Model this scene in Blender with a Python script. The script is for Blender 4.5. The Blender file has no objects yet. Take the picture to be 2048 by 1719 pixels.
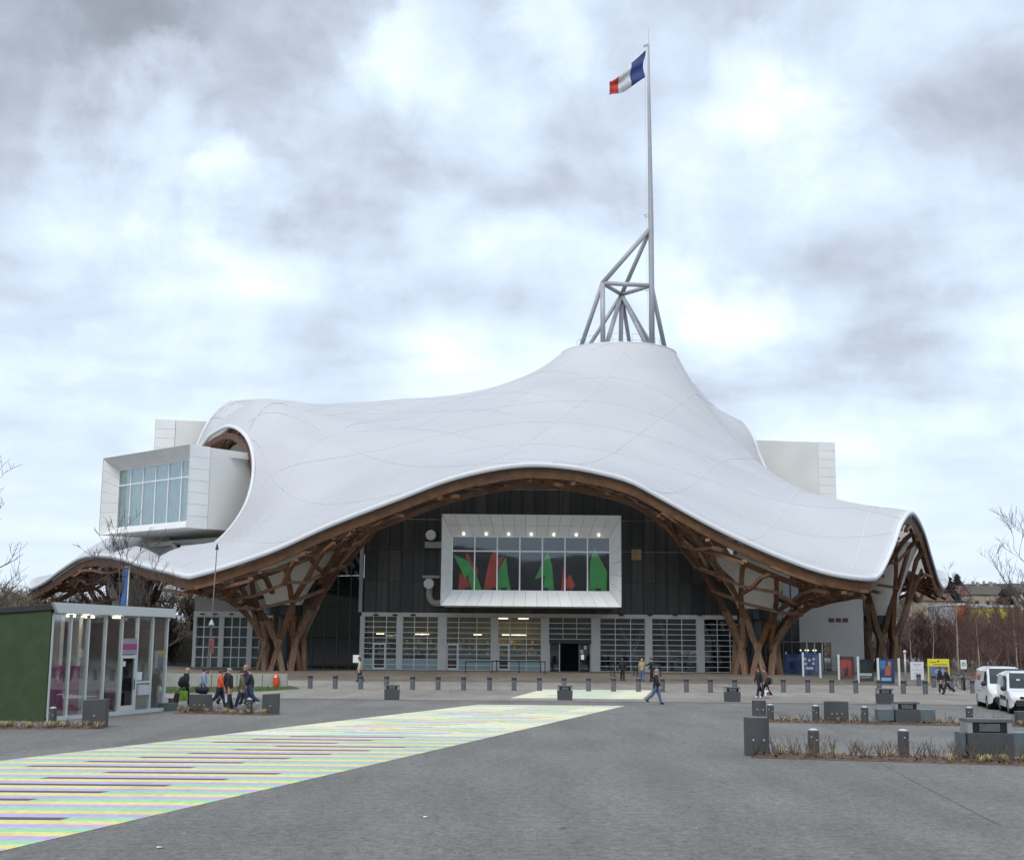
import bpy, math, random
import numpy as np
from mathutils import Vector, Matrix
from mathutils.geometry import delaunay_2d_cdt

# ------------------------------------------------------------------ camera
sc = bpy.context.scene
col = sc.collection
CAM_Z = 2.9
PITCH = math.radians(9.28)
ROLL = math.radians(0.5)
FPX = 2600.0                      # focal length in pixels of a 2048 px wide picture
cam_data = bpy.data.cameras.new('camera')
cam = bpy.data.objects.new('camera', cam_data)
col.objects.link(cam)
cam_data.sensor_width = 36.0
cam_data.lens = FPX / 2048.0 * 36.0
cam_data.clip_start = 0.5
cam_data.clip_end = 9000.0
RM = Matrix.Rotation(math.pi / 2 + PITCH, 3, 'X') @ Matrix.Rotation(ROLL, 3, 'Z')
cam.matrix_world = Matrix.Translation((0, 0, CAM_Z)) @ RM.to_4x4()
sc.camera = cam
sc.render.resolution_x = 1024
sc.render.resolution_y = 859

# ------------------------------------------------------------------ exposure
sc.view_settings.view_transform = 'Standard'
sc.view_settings.look = 'None'
sc.view_settings.exposure = 0.46
sc.view_settings.gamma = 1.0
sc.view_settings.use_curve_mapping = False

def ray(px, py):
    return RM @ Vector(((px - 1024.0) / FPX, (859.5 - py) / FPX, -1.0))
def P(px, py, Y):
    """world point seen at photo pixel (px, py) at distance Y in front of the camera"""
    d = ray(px, py); t = Y / d.y
    return Vector((d.x * t, Y, CAM_Z + d.z * t))
def gz(y):
    """the forecourt rises a little towards the museum"""
    t = min(1.0, max(0.0, (y - 84.0) / 24.0))
    return 0.45 * t * t * (3 - 2 * t)
def G(px, py):
    d = ray(px, py); z = 0.0
    for _ in range(30):
        t = (z - CAM_Z) / d.z
        z = gz(d.y * t)
    return Vector((d.x * t, d.y * t, z))

# ------------------------------------------------------------------ world: overcast sky
SUN_EL, SUN_AZ = math.radians(52), math.radians(200)     # azimuth measured clockwise from +Y
world = bpy.data.worlds.new('World'); sc.world = world; world.use_nodes = True
wt = world.node_tree; wn = wt.nodes; wl = wt.links
wn.clear()
def wnode(t, **kw):
    n = wn.new(t)
    for k, v in kw.items(): setattr(n, k, v)
    return n
w_out = wnode('ShaderNodeOutputWorld'); w_bg = wnode('ShaderNodeBackground')
w_bg.inputs['Strength'].default_value = 0.1
wl.new(w_bg.outputs[0], w_out.inputs[0])
w_sky = wnode('ShaderNodeTexSky', sky_type='NISHITA', sun_disc=False)
w_sky.sun_elevation = SUN_EL; w_sky.sun_rotation = SUN_AZ
w_tc = wnode('ShaderNodeTexCoord')
def wmath(op, a, b=None, c=None):
    n = wnode('ShaderNodeMath', operation=op)
    for i, v in enumerate((a, b, c)):
        if v is None: continue
        if isinstance(v, (int, float)): n.inputs[i].default_value = v
        else: wl.new(v, n.inputs[i])
    return n.outputs[0]
def wvec(op, a, b=None, scale=None):
    n = wnode('ShaderNodeVectorMath', operation=op)
    for i, v in enumerate((a, b)):
        if v is None: continue
        if isinstance(v, (tuple, list, Vector)): n.inputs[i].default_value = v
        else: wl.new(v, n.inputs[i])
    if scale is not None: n.inputs['Scale'].default_value = scale
    return n
def wnoise(vec, scale, detail, rough=0.55, dist=0.0):
    n = wnode('ShaderNodeTexNoise'); wl.new(vec, n.inputs['Vector'])
    n.inputs['Scale'].default_value = scale; n.inputs['Detail'].default_value = detail
    n.inputs['Roughness'].default_value = rough; n.inputs['Distortion'].default_value = dist
    return n
def wrange(v, a, b, c, d, smooth=True):
    n = wnode('ShaderNodeMapRange'); n.interpolation_type = 'SMOOTHSTEP' if smooth else 'LINEAR'
    wl.new(v, n.inputs['Value'])
    for i, x in zip((1, 2, 3, 4), (a, b, c, d)): n.inputs[i].default_value = x
    return n.outputs[0]
w_dir = w_tc.outputs['Generated']
w_sep = wnode('ShaderNodeSeparateXYZ'); wl.new(w_dir, w_sep.inputs[0])
w_up = wmath('MAXIMUM', w_sep.outputs['Z'], 0.0)
w_den = wmath('ADD', w_up, 0.15)
w_plane = wnode('ShaderNodeCombineXYZ')
wl.new(wmath('MULTIPLY', wmath('DIVIDE', w_sep.outputs['X'], w_den), 0.85), w_plane.inputs[0])
wl.new(wmath('DIVIDE', w_sep.outputs['Y'], w_den), w_plane.inputs[1])
n_big = wnoise(w_plane.outputs[0], 2.0, 9, 0.5, 0.2)
n_warp = wnoise(w_dir, 8.0, 9, 0.62)
w_warp = wvec('SCALE', wvec('SUBTRACT', n_warp.outputs['Color'], (0.5, 0.5, 0.5)).outputs[0], scale=0.15)
w_dirw = wvec('NORMALIZE', wvec('ADD', w_dir, w_warp.outputs[0]).outputs[0]).outputs[0]
# banks of thicker and thinner cloud (place in the sky, size, thickness)
BANKS = [(60, 90, 380, .30), (420, 20, 360, .24), (800, -40, 300, .12), (620, 320, 280, .13), (360, 275, 130, .13), (880, 390, 200, .10),
         (1180, 330, 220, .12), (1420, 20, 300, .10), (1900, 40, 380, .11), (1950, 330, 260, .13), (1720, 640, 190, .10), (1850, 690, 170, .10), (1600, 420, 220, .08),
         (60, 500, 220, .16), (330, 520, 170, .12), (700, 520, 180, .09), (1000, 560, 180, .06), (1180, 180, 170, .08),
         (340, 200, 130, -.20), (190, 255, 140, -.13), (850, 110, 140, -.15), (780, 90, 90, -.08), (1520, 195, 130, -.17), (1620, 280, 120, -.14), (400, 350, 150, -.15), (500, 390, 120, -.12),
         (1480, 620, 120, -.14), (120, 400, 160, -.1), (1130, 520, 150, -.08), (1350, 560, 120, -.08), (1080, 60, 100, -.1)]
acc = wmath('MULTIPLY', wmath('SUBTRACT', n_big.outputs['Fac'], 0.5), 1.05)
for (bx_, by_, br_, am_) in BANKS:
    c = ray(bx_, by_).normalized()
    dt = wvec('DOT_PRODUCT', w_dirw, c).outputs['Value']
    acc = wmath('ADD', acc, wrange(dt, math.cos(br_ / FPX), 1.0, 0.0, am_))
w_lowfade = wrange(w_sep.outputs['Z'], 0.06, 0.22, 0.3, 1.0)
n_fine = wnoise(w_dir, 9.0, 11, 0.6, 0.35)
acc = wmath('ADD', acc, wmath('MULTIPLY', wmath('SUBTRACT', n_fine.outputs['Fac'], 0.5), 0.62))
acc = wmath('ADD', wmath('MULTIPLY', acc, w_lowfade), 0.37)
w_ramp = wnode('ShaderNodeValToRGB'); wl.new(acc, w_ramp.inputs[0])
cr = w_ramp.color_ramp
SKY_STOPS = [(0.08, (8.4, 8.9, 9.4)), (0.28, (6.5, 7.55, 8.85)), (0.46, (5.3, 6.15, 7.35)), (0.62, (4.2, 4.7, 5.5)), (0.80, (2.9, 3.2, 3.75)), (1.0, (2.2, 2.4, 2.8))]
while len(cr.elements) < len(SKY_STOPS): cr.elements.new(0.5)
for e, (p_, c_) in zip(cr.elements, SKY_STOPS): e.position = p_; e.color = (c_[0] / 10, c_[1] / 10, c_[2] / 10, 1)
w_cl = wvec('SCALE', w_ramp.outputs[0], scale=10.0)
w_mix = wnode('ShaderNodeMix', data_type='RGBA'); w_mix.inputs['Factor'].default_value = 0.94
wl.new(w_sky.outputs[0], w_mix.inputs['A']); wl.new(w_cl.outputs[0], w_mix.inputs['B'])
wl.new(w_mix.outputs['Result'], w_bg.inputs['Color'])

# ------------------------------------------------------------------ sun behind the clouds
sun_data = bpy.data.lights.new('sun', 'SUN'); sun_data.energy = 1.5; sun_data.angle = math.radians(18); sun_data.color = (1.0, 0.97, 0.92)
sun = bpy.data.objects.new('sun', sun_data); col.objects.link(sun)
sdir = Vector((math.sin(SUN_AZ) * math.cos(SUN_EL), math.cos(SUN_AZ) * math.cos(SUN_EL), math.sin(SUN_EL)))
sun.rotation_euler = sdir.to_track_quat('Z', 'Y').to_euler()
sun.location = (0, -20, 80)

# ------------------------------------------------------------------ helpers
def tag(o, label=None, cat=None, group=None, kind=None):
    if label: o['label'] = label
    if cat: o['category'] = cat
    if group: o['group'] = group
    if kind: o['kind'] = kind
    return o
def empty(name, loc=(0, 0, 0), rz=0.0, parent=None):
    o = bpy.data.objects.new(name, None); col.objects.link(o)
    o.location = loc; o.rotation_euler = (0, 0, rz); o.empty_display_size = 0.2
    if parent: o.parent = parent
    return o
def thing(name, label, cat, loc=(0, 0, 0), rz=0.0, group=None):
    return tag(empty(name, loc, rz), label, cat, group)
def copy_tree(o, parent=None):
    c = o.copy(); col.objects.link(c); c.parent = parent
    for ch in o.children: copy_tree(ch, c)
    return c

class MB:
    def __init__(s): s.v = []; s.f = []; s.m = []; s.mi = 0
    def add(s, vs, fs):
        b = len(s.v); s.v.extend([tuple(p) for p in vs])
        s.f.extend([tuple(b + i for i in f) for f in fs]); s.m.extend([s.mi] * len(fs))
        return s
    def box(s, x0, x1, y0, y1, z0, z1):
        vs = [(x0, y0, z0), (x1, y0, z0), (x1, y1, z0), (x0, y1, z0), (x0, y0, z1), (x1, y0, z1), (x1, y1, z1), (x0, y1, z1)]
        return s.add(vs, [(0, 3, 2, 1), (4, 5, 6, 7), (0, 1, 5, 4), (1, 2, 6, 5), (2, 3, 7, 6), (3, 0, 4, 7)])
    def hexa(s, p):        # eight corners, bottom ring then top ring
        return s.add(p, [(0, 3, 2, 1), (4, 5, 6, 7), (0, 1, 5, 4), (1, 2, 6, 5), (2, 3, 7, 6), (3, 0, 4, 7)])
    def quad(s, a, b, c, d): return s.add([a, b, c, d], [(0, 1, 2, 3)])
    def prism(s, pts, ext):  # planar polygon extruded by vector
        n = len(pts); e = Vector(ext)
        vs = [Vector(p) for p in pts] + [Vector(p) + e for p in pts]
        fs = [tuple(range(n))[::-1], tuple(range(n, 2 * n))] + [(i, (i + 1) % n, n + (i + 1) % n, n + i) for i in range(n)]
        return s.add(vs, fs)
    def tube(s, pts, r, n=8, cap=True):
        pts = [Vector(p) for p in pts]; m = len(pts)
        rs = r if isinstance(r, (list, tuple)) else [r] * m
        vs = []; up = None
        for i, p in enumerate(pts):
            d = (pts[min(i + 1, m - 1)] - pts[max(i - 1, 0)]); d = d.normalized() if d.length > 1e-9 else Vector((0, 0, 1))
            if up is None:
                up = Vector((0, 0, 1)) if abs(d.z) < 0.9 else Vector((1, 0, 0))
            a = d.cross(up); a = a.normalized() if a.length > 1e-6 else d.orthogonal().normalized()
            b = a.cross(d).normalized(); up = b
            for k in range(n):
                t = 2 * math.pi * k / n
                vs.append(p + (a * math.cos(t) + b * math.sin(t)) * rs[i])
        fs = [(i * n + k, i * n + (k + 1) % n, (i + 1) * n + (k + 1) % n, (i + 1) * n + k) for i in range(m - 1) for k in range(n)]
        if cap: fs += [tuple(range(n))[::-1], tuple((m - 1) * n + k for k in range(n))]
        return s.add(vs, fs)
    def bar(s, pts, w, h, upv=(0, 0, 1), closed=False, ups=None, sides=None):
        """rectangular section swept along pts: w sideways, h along the up vector"""
        pts = [Vector(p) for p in pts]; m = len(pts); vs = []
        for i, p in enumerate(pts):
            if closed: d = pts[(i + 1) % m] - pts[i - 1]
            else: d = pts[min(i + 1, m - 1)] - pts[max(i - 1, 0)]
            d = d.normalized() if d.length > 1e-9 else Vector((0, 1, 0))
            u = Vector(ups[i]) if ups else Vector(upv)
            a = d.cross(u); a = a.normalized() if a.length > 1e-5 else d.orthogonal().normalized()
            b = a.cross(d).normalized()
            for (sa, sb) in ((-1, -1), (1, -1), (1, 1), (-1, 1)):
                vs.append(p + a * (sa * w / 2) + b * (sb * h / 2))
        rng = range(m if closed else m - 1)
        fs = [(i * 4 + k, i * 4 + (k + 1) % 4, ((i + 1) % m) * 4 + (k + 1) % 4, ((i + 1) % m) * 4 + k) for i in rng for k in range(4)]
        if not closed: fs += [(3, 2, 1, 0), tuple((m - 1) * 4 + k for k in range(4))]
        return s.add(vs, fs)
    def lathe(s, prof, n=24, c=(0, 0, 0), cap=True):
        vs = []; fs = []; m = len(prof)
        for (r, z) in prof:
            for k in range(n):
                t = 2 * math.pi * k / n; vs.append((c[0] + r * math.cos(t), c[1] + r * math.sin(t), c[2] + z))
        fs = [(i * n + k, i * n + (k + 1) % n, (i + 1) * n + (k + 1) % n, (i + 1) * n + k) for i in range(m - 1) for k in range(n)]
        if cap: fs += [tuple(range(n))[::-1], tuple((m - 1) * n + k for k in range(n))]
        return s.add(vs, fs)
    def ball(s, c, r, nu=10, nv=7):
        rx, ry, rz = r if isinstance(r, (tuple, list)) else (r, r, r)
        vs = [(c[0], c[1], c[2] - rz)]
        for j in range(1, nv):
            a = -math.pi / 2 + math.pi * j / nv
            for i in range(nu):
                t = 2 * math.pi * i / nu
                vs.append((c[0] + rx * math.cos(a) * math.cos(t), c[1] + ry * math.cos(a) * math.sin(t), c[2] + rz * math.sin(a)))
        vs.append((c[0], c[1], c[2] + rz)); L = len(vs) - 1
        fs = [(0, 1 + (i + 1) % nu, 1 + i) for i in range(nu)]
        for j in range(nv - 2):
            for i in range(nu):
                a = 1 + j * nu + i; b = 1 + j * nu + (i + 1) % nu
                fs.append((a, b, b + nu, a + nu))
        fs += [(L, 1 + (nv - 2) * nu + i, 1 + (nv - 2) * nu + (i + 1) % nu) for i in range(nu)]
        return s.add(vs, fs)
    def mesh(s, name, mats, smooth=False):
        me = bpy.data.meshes.new(name); me.from_pydata(s.v, [], s.f); me.update()
        mats = mats if isinstance(mats, (list, tuple)) else [mats]
        for m in mats: me.materials.append(m)
        if len(mats) > 1: me.polygons.foreach_set('material_index', s.m)
        if smooth: me.polygons.foreach_set('use_smooth', [True] * len(me.polygons))
        return me
    def build(s, name, mats, parent=None, smooth=False, bevel=0.0):
        o = bpy.data.objects.new(name, s.mesh(name, mats, smooth)); col.objects.link(o)
        if parent: o.parent = parent
        if bevel:
            b = o.modifiers.new('bevel', 'BEVEL'); b.width = bevel; b.segments = 2; b.limit_method = 'ANGLE'
        return o
def inst(name, me, parent=None, loc=(0, 0, 0), rz=0.0, scale=None):
    o = bpy.data.objects.new(name, me); col.objects.link(o)
    o.location = loc; o.rotation_euler = (0, 0, rz)
    if scale: o.scale = scale
    if parent: o.parent = parent
    return o

# ------------------------------------------------------------------ materials
MATS = {}
def mat(name, color, rough=0.6, metal=0.0, var=0.12, vscale=3.0, bump=0.0, bscale=40.0, spec=0.5, detail=6.0, emit=None, estr=0.0, stretch=None, coat=0.0):
    if name in MATS: return MATS[name]
    m = bpy.data.materials.new(name); m.use_nodes = True
    nt = m.node_tree; n = nt.nodes; l = nt.links
    b = n['Principled BSDF']
    b.inputs['Roughness'].default_value = rough; b.inputs['Metallic'].default_value = metal
    b.inputs['Specular IOR Level'].default_value = spec
    if coat: b.inputs['Coat Weight'].default_value = coat
    tc = n.new('ShaderNodeTexCoord'); vec = tc.outputs['Object']
    if stretch:
        mp = n.new('ShaderNodeMapping'); mp.inputs['Scale'].default_value = stretch; l.new(vec, mp.inputs[0]); vec = mp.outputs[0]
    if var > 0:
        nz = n.new('ShaderNodeTexNoise'); nz.inputs['Scale'].default_value = vscale; nz.inputs['Detail'].default_value = detail
        l.new(vec, nz.inputs['Vector'])
        mr = n.new('ShaderNodeMapRange'); l.new(nz.outputs['Fac'], mr.inputs[0])
        mr.inputs[1].default_value = 0.25; mr.inputs[2].default_value = 0.75; mr.inputs[3].default_value = 1 - var; mr.inputs[4].default_value = 1 + var
        mx = n.new('ShaderNodeVectorMath'); mx.operation = 'SCALE'; mx.inputs[0].default_value = color[:3]
        l.new(mr.outputs[0], mx.inputs['Scale']); l.new(mx.outputs[0], b.inputs['Base Color'])
    else:
        b.inputs['Base Color'].default_value = (*color[:3], 1)
    if bump > 0:
        nb = n.new('ShaderNodeTexNoise'); nb.inputs['Scale'].default_value = bscale; nb.inputs['Detail'].default_value = 4
        l.new(vec, nb.inputs['Vector'])
        bp = n.new('ShaderNodeBump'); bp.inputs['Strength'].default_value = bump; bp.inputs['Distance'].default_value = 0.02
        l.new(nb.outputs['Fac'], bp.inputs['Height']); l.new(bp.outputs[0], b.inputs['Normal'])
    if emit:
        b.inputs['Emission Color'].default_value = (*emit, 1); b.inputs['Emission Strength'].default_value = estr
    MATS[name] = m
    return m
def glass(name, tint=(0.75, 0.85, 0.85), refl=0.12, rough=0.02, rmax=1.0):
    """thin window glass: see-through with a fresnel reflection"""
    if name in MATS: return MATS[name]
    m = bpy.data.materials.new(name); m.use_nodes = True
    nt = m.node_tree; n = nt.nodes; l = nt.links; n.clear()
    out = n.new('ShaderNodeOutputMaterial'); tr = n.new('ShaderNodeBsdfTransparent'); gl = n.new('ShaderNodeBsdfGlossy')
    tr.inputs[0].default_value = (*tint, 1); gl.inputs['Roughness'].default_value = rough
    gl.inputs['Color'].default_value = (0.95, 0.97, 1, 1)
    fr = n.new('ShaderNodeLayerWeight'); fr.inputs['Blend'].default_value = 0.25
    mr = n.new('ShaderNodeMapRange'); l.new(fr.outputs['Fresnel'], mr.inputs[0])
    mr.inputs[1].default_value = 0.0; mr.inputs[2].default_value = 1.0; mr.inputs[3].default_value = refl; mr.inputs[4].default_value = rmax
    tc = n.new('ShaderNodeTexCoord'); nz = n.new('ShaderNodeTexNoise'); nz.inputs['Scale'].default_value = 0.35; nz.inputs['Detail'].default_value = 1
    l.new(tc.outputs['Object'], nz.inputs['Vector'])
    bp = n.new('ShaderNodeBump'); bp.inputs['Strength'].default_value = 0.12; bp.inputs['Distance'].default_value = 0.05
    l.new(nz.outputs['Fac'], bp.inputs['Height']); l.new(bp.outputs[0], gl.inputs['Normal'])
    mx = n.new('ShaderNodeMixShader'); l.new(mr.outputs[0], mx.inputs[0]); l.new(tr.outputs[0], mx.inputs[1]); l.new(gl.outputs[0], mx.inputs[2])
    l.new(mx.outputs[0], out.inputs[0]); MATS[name] = m
    return m
def catmull(pts, n=8, closed=True):
    pts = [Vector(p) for p in pts]; m = len(pts); out = []
    for i in range(m if closed else m - 1):
        p0 = pts[i - 1] if (closed or i > 0) else pts[i]
        p1 = pts[i]; p2 = pts[(i + 1) % m]; p3 = pts[(i + 2) % m] if (closed or i + 2 < m) else p2
        # centripetal parameterisation
        t0 = 0.0; t1 = t0 + max(1e-4, (p1 - p0).length) ** 0.5 if (p1 - p0).length > 1e-6 else t0 + 1e-2
        t2 = t1 + max(1e-4, (p2 - p1).length) ** 0.5
        t3 = t2 + max(1e-4, (p3 - p2).length) ** 0.5 if (p3 - p2).length > 1e-6 else t2 + 1e-2
        for k in range(n):
            t = t1 + (t2 - t1) * k / n
            a1 = p0 * ((t1 - t) / (t1 - t0)) + p1 * ((t - t0) / (t1 - t0))
            a2 = p1 * ((t2 - t) / (t2 - t1)) + p2 * ((t - t1) / (t2 - t1))
            a3 = p2 * ((t3 - t) / (t3 - t2)) + p3 * ((t - t2) / (t3 - t2))
            b1 = a1 * ((t2 - t) / (t2 - t0)) + a2 * ((t - t0) / (t2 - t0))
            b2 = a2 * ((t3 - t) / (t3 - t1)) + a3 * ((t - t1) / (t3 - t1))
            out.append(b1 * ((t2 - t) / (t2 - t1)) + b2 * ((t - t1) / (t2 - t1)))
    if not closed: out.append(pts[-1])
    return out
def resample(pts, step, closed=True):
    pts = [Vector(p) for p in pts]
    if closed: pts = pts + [pts[0]]
    L = [0.0]
    for a, b in zip(pts, pts[1:]): L.append(L[-1] + (b - a).length)
    n = max(3, int(round(L[-1] / step))); out = []; j = 0
    for i in range(n if closed else n + 1):
        s = L[-1] * i / n
        while j < len(L) - 2 and L[j + 1] < s: j += 1
        t = (s - L[j]) / max(1e-9, L[j + 1] - L[j]); out.append(pts[j].lerp(pts[j + 1], t))
    return out
def inside(poly, x, y):
    c = False; n = len(poly); j = n - 1
    for i in range(n):
        xi, yi = poly[i]; xj, yj = poly[j]
        if (yi > y) != (yj > y) and x < (xj - xi) * (y - yi) / (yj - yi) + xi: c = not c
        j = i
    return c

def inside_arr(poly, X, Y):
    c = np.zeros(len(X), bool); q = np.asarray(poly); xj, yj = q[-1]
    for xi, yi in q:
        if yi != yj:
            c ^= ((yi > Y) != (yj > Y)) & (X < (xj - xi) * (Y - yi) / (yj - yi) + xi)
        xj, yj = xi, yi
    return c
# ================================================================== THE MUSEUM
M_MEMB = None
def membrane_material():
    m = bpy.data.materials.new('roof_membrane'); m.use_nodes = True
    nt = m.node_tree; n = nt.nodes; l = nt.links
    b = n['Principled BSDF']; out = n['Material Output']
    b.inputs['Roughness'].default_value = 0.42; b.inputs['Specular IOR Level'].default_value = 0.45
    tc = n.new('ShaderNodeTexCoord'); nz = n.new('ShaderNodeTexNoise'); nz.inputs['Scale'].default_value = 0.12; nz.inputs['Detail'].default_value = 7
    l.new(tc.outputs['Object'], nz.inputs['Vector'])
    cr = n.new('ShaderNodeValToRGB'); l.new(nz.outputs['Fac'], cr.inputs[0])
    cr.color_ramp.elements[0].position = 0.3; cr.color_ramp.elements[0].color = (0.64, 0.65, 0.68, 1)
    cr.color_ramp.elements[1].position = 0.7; cr.color_ramp.elements[1].color = (0.72, 0.73, 0.755, 1)
    l.new(cr.outputs[0], b.inputs['Base Color'])
    nb = n.new('ShaderNodeTexNoise'); nb.inputs['Scale'].default_value = 0.22; nb.inputs['Detail'].default_value = 5
    l.new(tc.outputs['Object'], nb.inputs['Vector'])
    bp = n.new('ShaderNodeBump'); bp.inputs['Strength'].default_value = 0.35; bp.inputs['Distance'].default_value = 0.2
    l.new(nb.outputs['Fac'], bp.inputs['Height']); l.new(bp.outputs[0], b.inputs['Normal'])
    ts = n.new('ShaderNodeBsdfTranslucent'); ts.inputs[0].default_value = (0.95, 0.92, 0.84, 1)
    mx = n.new('ShaderNodeMixShader'); mx.inputs[0].default_value = 0.30
    l.new(b.outputs[0], mx.inputs[1]); l.new(ts.outputs[0], mx.inputs[2]); l.new(mx.outputs[0], out.inputs[0])
    return m
M_MEMB = membrane_material()
M_WHITE = mat('white_trim', (0.66, 0.67, 0.69), 0.4, var=0.04, vscale=0.8)
M_SEAM = mat('membrane_seam', (0.60, 0.61, 0.64), 0.6, var=0.06)
M_TIMBER = mat('larch_glulam', (0.142, 0.068, 0.032), 0.55, var=0.35, vscale=1.6, bump=0.15, bscale=14)
M_TIMBER_RED = mat('larch_glulam_dark', (0.085, 0.036, 0.018), 0.6, var=0.35, vscale=1.3, bump=0.15, bscale=14)
M_TIMBER_GREY = mat('larch_weathered', (0.19, 0.115, 0.07), 0.65, var=0.4, vscale=2.2, bump=0.2, bscale=14, stretch=(3, 3, 0.35))
M_STEEL = mat('grey_painted_steel', (0.36, 0.365, 0.39), 0.45, var=0.07, vscale=0.7)

museum = thing('museum_building', 'white tent-like museum roof on woven timber columns with projecting gallery boxes and tall mast', 'museum', (1.5, 116, 0.45))
MUS = Vector((1.5, 116, 0.45))
_T = Matrix.Translation(-MUS)
def mpart(name, mb, mats, parent=None, smooth=False, bevel=0.0):
    """part of the museum, given in world coordinates"""
    par = parent or museum
    o = mb.build(name, mats, None, smooth, bevel)
    o.parent = par
    if par is museum: o.matrix_parent_inverse = _T
    else: o.matrix_parent_inverse = Matrix.Identity(4)
    return o

# ---- roof edge (photo outline at its own distance), front, right, back, left
EDGE = [P(380, 1149, 103), P(410, 1141, 103), P(436, 1134, 103), P(547, 1096, 103), P(659, 1046, 103), P(799, 992, 103), P(900, 954, 103),
        P(1000, 931, 103), P(1068, 925, 103), P(1140, 930, 103), P(1200, 941, 103), P(1260, 958, 103), P(1317, 988, 103), P(1434, 1052, 103), P(1551, 1105, 103), P(1640, 1137, 103),
        P(1698, 1149, 103), P(1742, 1153, 104.2), P(1757, 1147, 106.4), P(1768, 1131, 108.8), P(1788, 1086, 113), P(1804, 1042, 116.8), P(1824, 1022, 121.7), P(1846, 1057, 127.8), P(1863, 1113, 133), P(1879, 1163, 138), P(1888, 1172, 141),
        Vector((50.5, 152, 11.5)), Vector((50, 166, 12.5)), Vector((44, 182, 11)), Vector((36, 196, 9)), Vector((20, 200, 12)), Vector((2, 200, 15)), Vector((-15, 200, 12)), Vector((-30, 197, 9)),
        Vector((-42, 186, 12)), Vector((-52, 170, 12)), Vector((-57, 156, 10)), P(62, 1173, 150.5), P(90, 1160, 145), P(123, 1136, 138.3), P(164, 1111, 130.8), P(205, 1107, 124.1), P(246, 1114, 118), P(287, 1127, 112.6), P(342, 1140, 105.8), P(362, 1146, 103.8)]
EDGE_L = resample(catmull(EDGE, 10), 0.9)
RC = Vector((12.9, 155, 0)); RR = 7.0; RZ = P(1243, 684, 148).z
RING_L = [Vector((RC.x + RR * math.cos(t), RC.y + RR * math.sin(t), RZ)) for t in [2 * math.pi * i / 44 for i in range(44)]]
H2 = [P(505, 904, 123.3), P(507, 944, 122.3), P(500, 985, 121.5), P(487, 1018, 121), P(459, 1059, 120.8), P(427, 1089, 121), P(396, 1101, 122), P(362, 1107, 124.5), P(350, 1092, 128), P(338, 1076, 132),
      Vector((-36.6, 134.2, 16.6)), Vector((-36.2, 135.8, 20.5)), P(405, 889, 136), P(418, 873, 134.8), P(437, 860, 133.2), P(459, 852, 131), P(487, 866, 127.2)]
H3L = [Vector(p) for p in [(-34.3, 157, 31.6), (-34.2, 152.6, 30.6), (-35.0, 150, 28.9), (-36.2, 149.0, 25.8), (-37.5, 149, 21), (-40, 150, 17), (-44, 155, 14.5), (-45, 162, 14.5), (-42, 168, 17), (-38.5, 168.5, 22), (-36, 168, 27), (-35, 165, 30.6)]]
H3R = [Vector(p) for p in [(29.5, 157, 28.0), (30.2, 156.3, 25.3), (31.3, 155.5, 22.8), (34, 155, 20), (38, 158, 17.5), (40, 166, 17), (38, 174, 17.5), (34.5, 177, 20), (32, 176, 24), (30.5, 174, 28), (29.5, 170, 30.8), (29, 165.5, 31.3), (29, 160.5, 30.4)]]
HOLES = [resample(catmull(h, 10), 0.7) for h in (H2, H3L, H3R)]
# ---- heights of the surface: thin-plate spline through the edge, the rims, the crown and some points of the shell
CTRL = EDGE_L[::3] + RING_L[::3] + [p for h in HOLES for p in h[::2]]
for k in range(14):                                      # neck below the crown ring
    t = 2 * math.pi * k / 14
    CTRL.append(Vector((RC.x + 8.6 * math.cos(t), RC.y + 8.6 * math.sin(t), RZ - 1.35 - 1.9 * max(0, math.cos(t)))))
for q in [(1100, 727, 155), (1040, 764, 156), (940, 789, 157), (820, 798, 158), (700, 805, 158), (550, 812, 157), (470, 808, 154), (1385, 762, 156), (1430, 816, 158), (1462, 833, 160), (1490, 840, 161),
          (1540, 945, 147), (1600, 978, 140), (1665, 998, 133), (1720, 1009, 128), (1780, 1016, 123.5), (246, 1073, 138), (219, 1086, 139), (300, 1070, 137), (178, 1099, 134)]:
    CTRL.append(P(*q))
for q in [(12.5, 141, 31.8), (11, 131, 26.2), (8, 120, 21.2), (4, 110, 18.2), (-4, 128, 25), (-8, 140, 28.0), (-14, 146, 28.8), (-21, 140, 27.2), (-17, 131, 24.6), (-25, 138, 26.8), (-27, 144, 28.2), (-28, 150, 29.5), (-23.0, 125.2, 22.7), (-22.0, 126.8, 23.9), (-18.5, 129.5, 23.7), (-13, 134, 25.2), (-21.5, 121, 18.2), (-17, 118, 17),
          (22, 141, 26.2), (23.4, 150, 29.9), (27.2, 137.6, 21.0), (29.5, 131.9, 18.5), (24, 130, 20.2), (20, 120, 17.4), (25, 112, 11.8), (-20, 112, 12.6), (30, 120, 15), (-29, 112, 10.6), (-35, 122, 11.6), (-41, 132, 13), (-46, 145, 13.4),
          (-20, 170, 29.5), (0, 172, 30), (20, 174, 29), (0, 186, 22), (-20, 186, 20), (22, 187, 20)]:
    CTRL.append(Vector(q))
_C = np.array([[p.x, p.y, p.z] for p in CTRL])
_key = np.unique(np.round(_C[:, :2], 2), axis=0, return_index=True)[1]; _C = _C[np.sort(_key)]
def _phi(r2): return 0.5 * r2 * np.log(r2 + 1e-9)
def _tps_fit(C, lam):
    n = len(C); xy = C[:, :2] / 50.0
    d2 = ((xy[:, None, :] - xy[None, :, :]) ** 2).sum(-1)
    A = np.zeros((n + 3, n + 3)); A[:n, :n] = _phi(d2) + lam * np.eye(n)
    A[:n, n] = 1; A[:n, n + 1:] = xy; A[n, :n] = 1; A[n + 1:, :n] = xy.T
    return np.linalg.solve(A, np.concatenate([C[:, 2], np.zeros(3)]))
_W = _tps_fit(_C, 1e-5)
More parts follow.
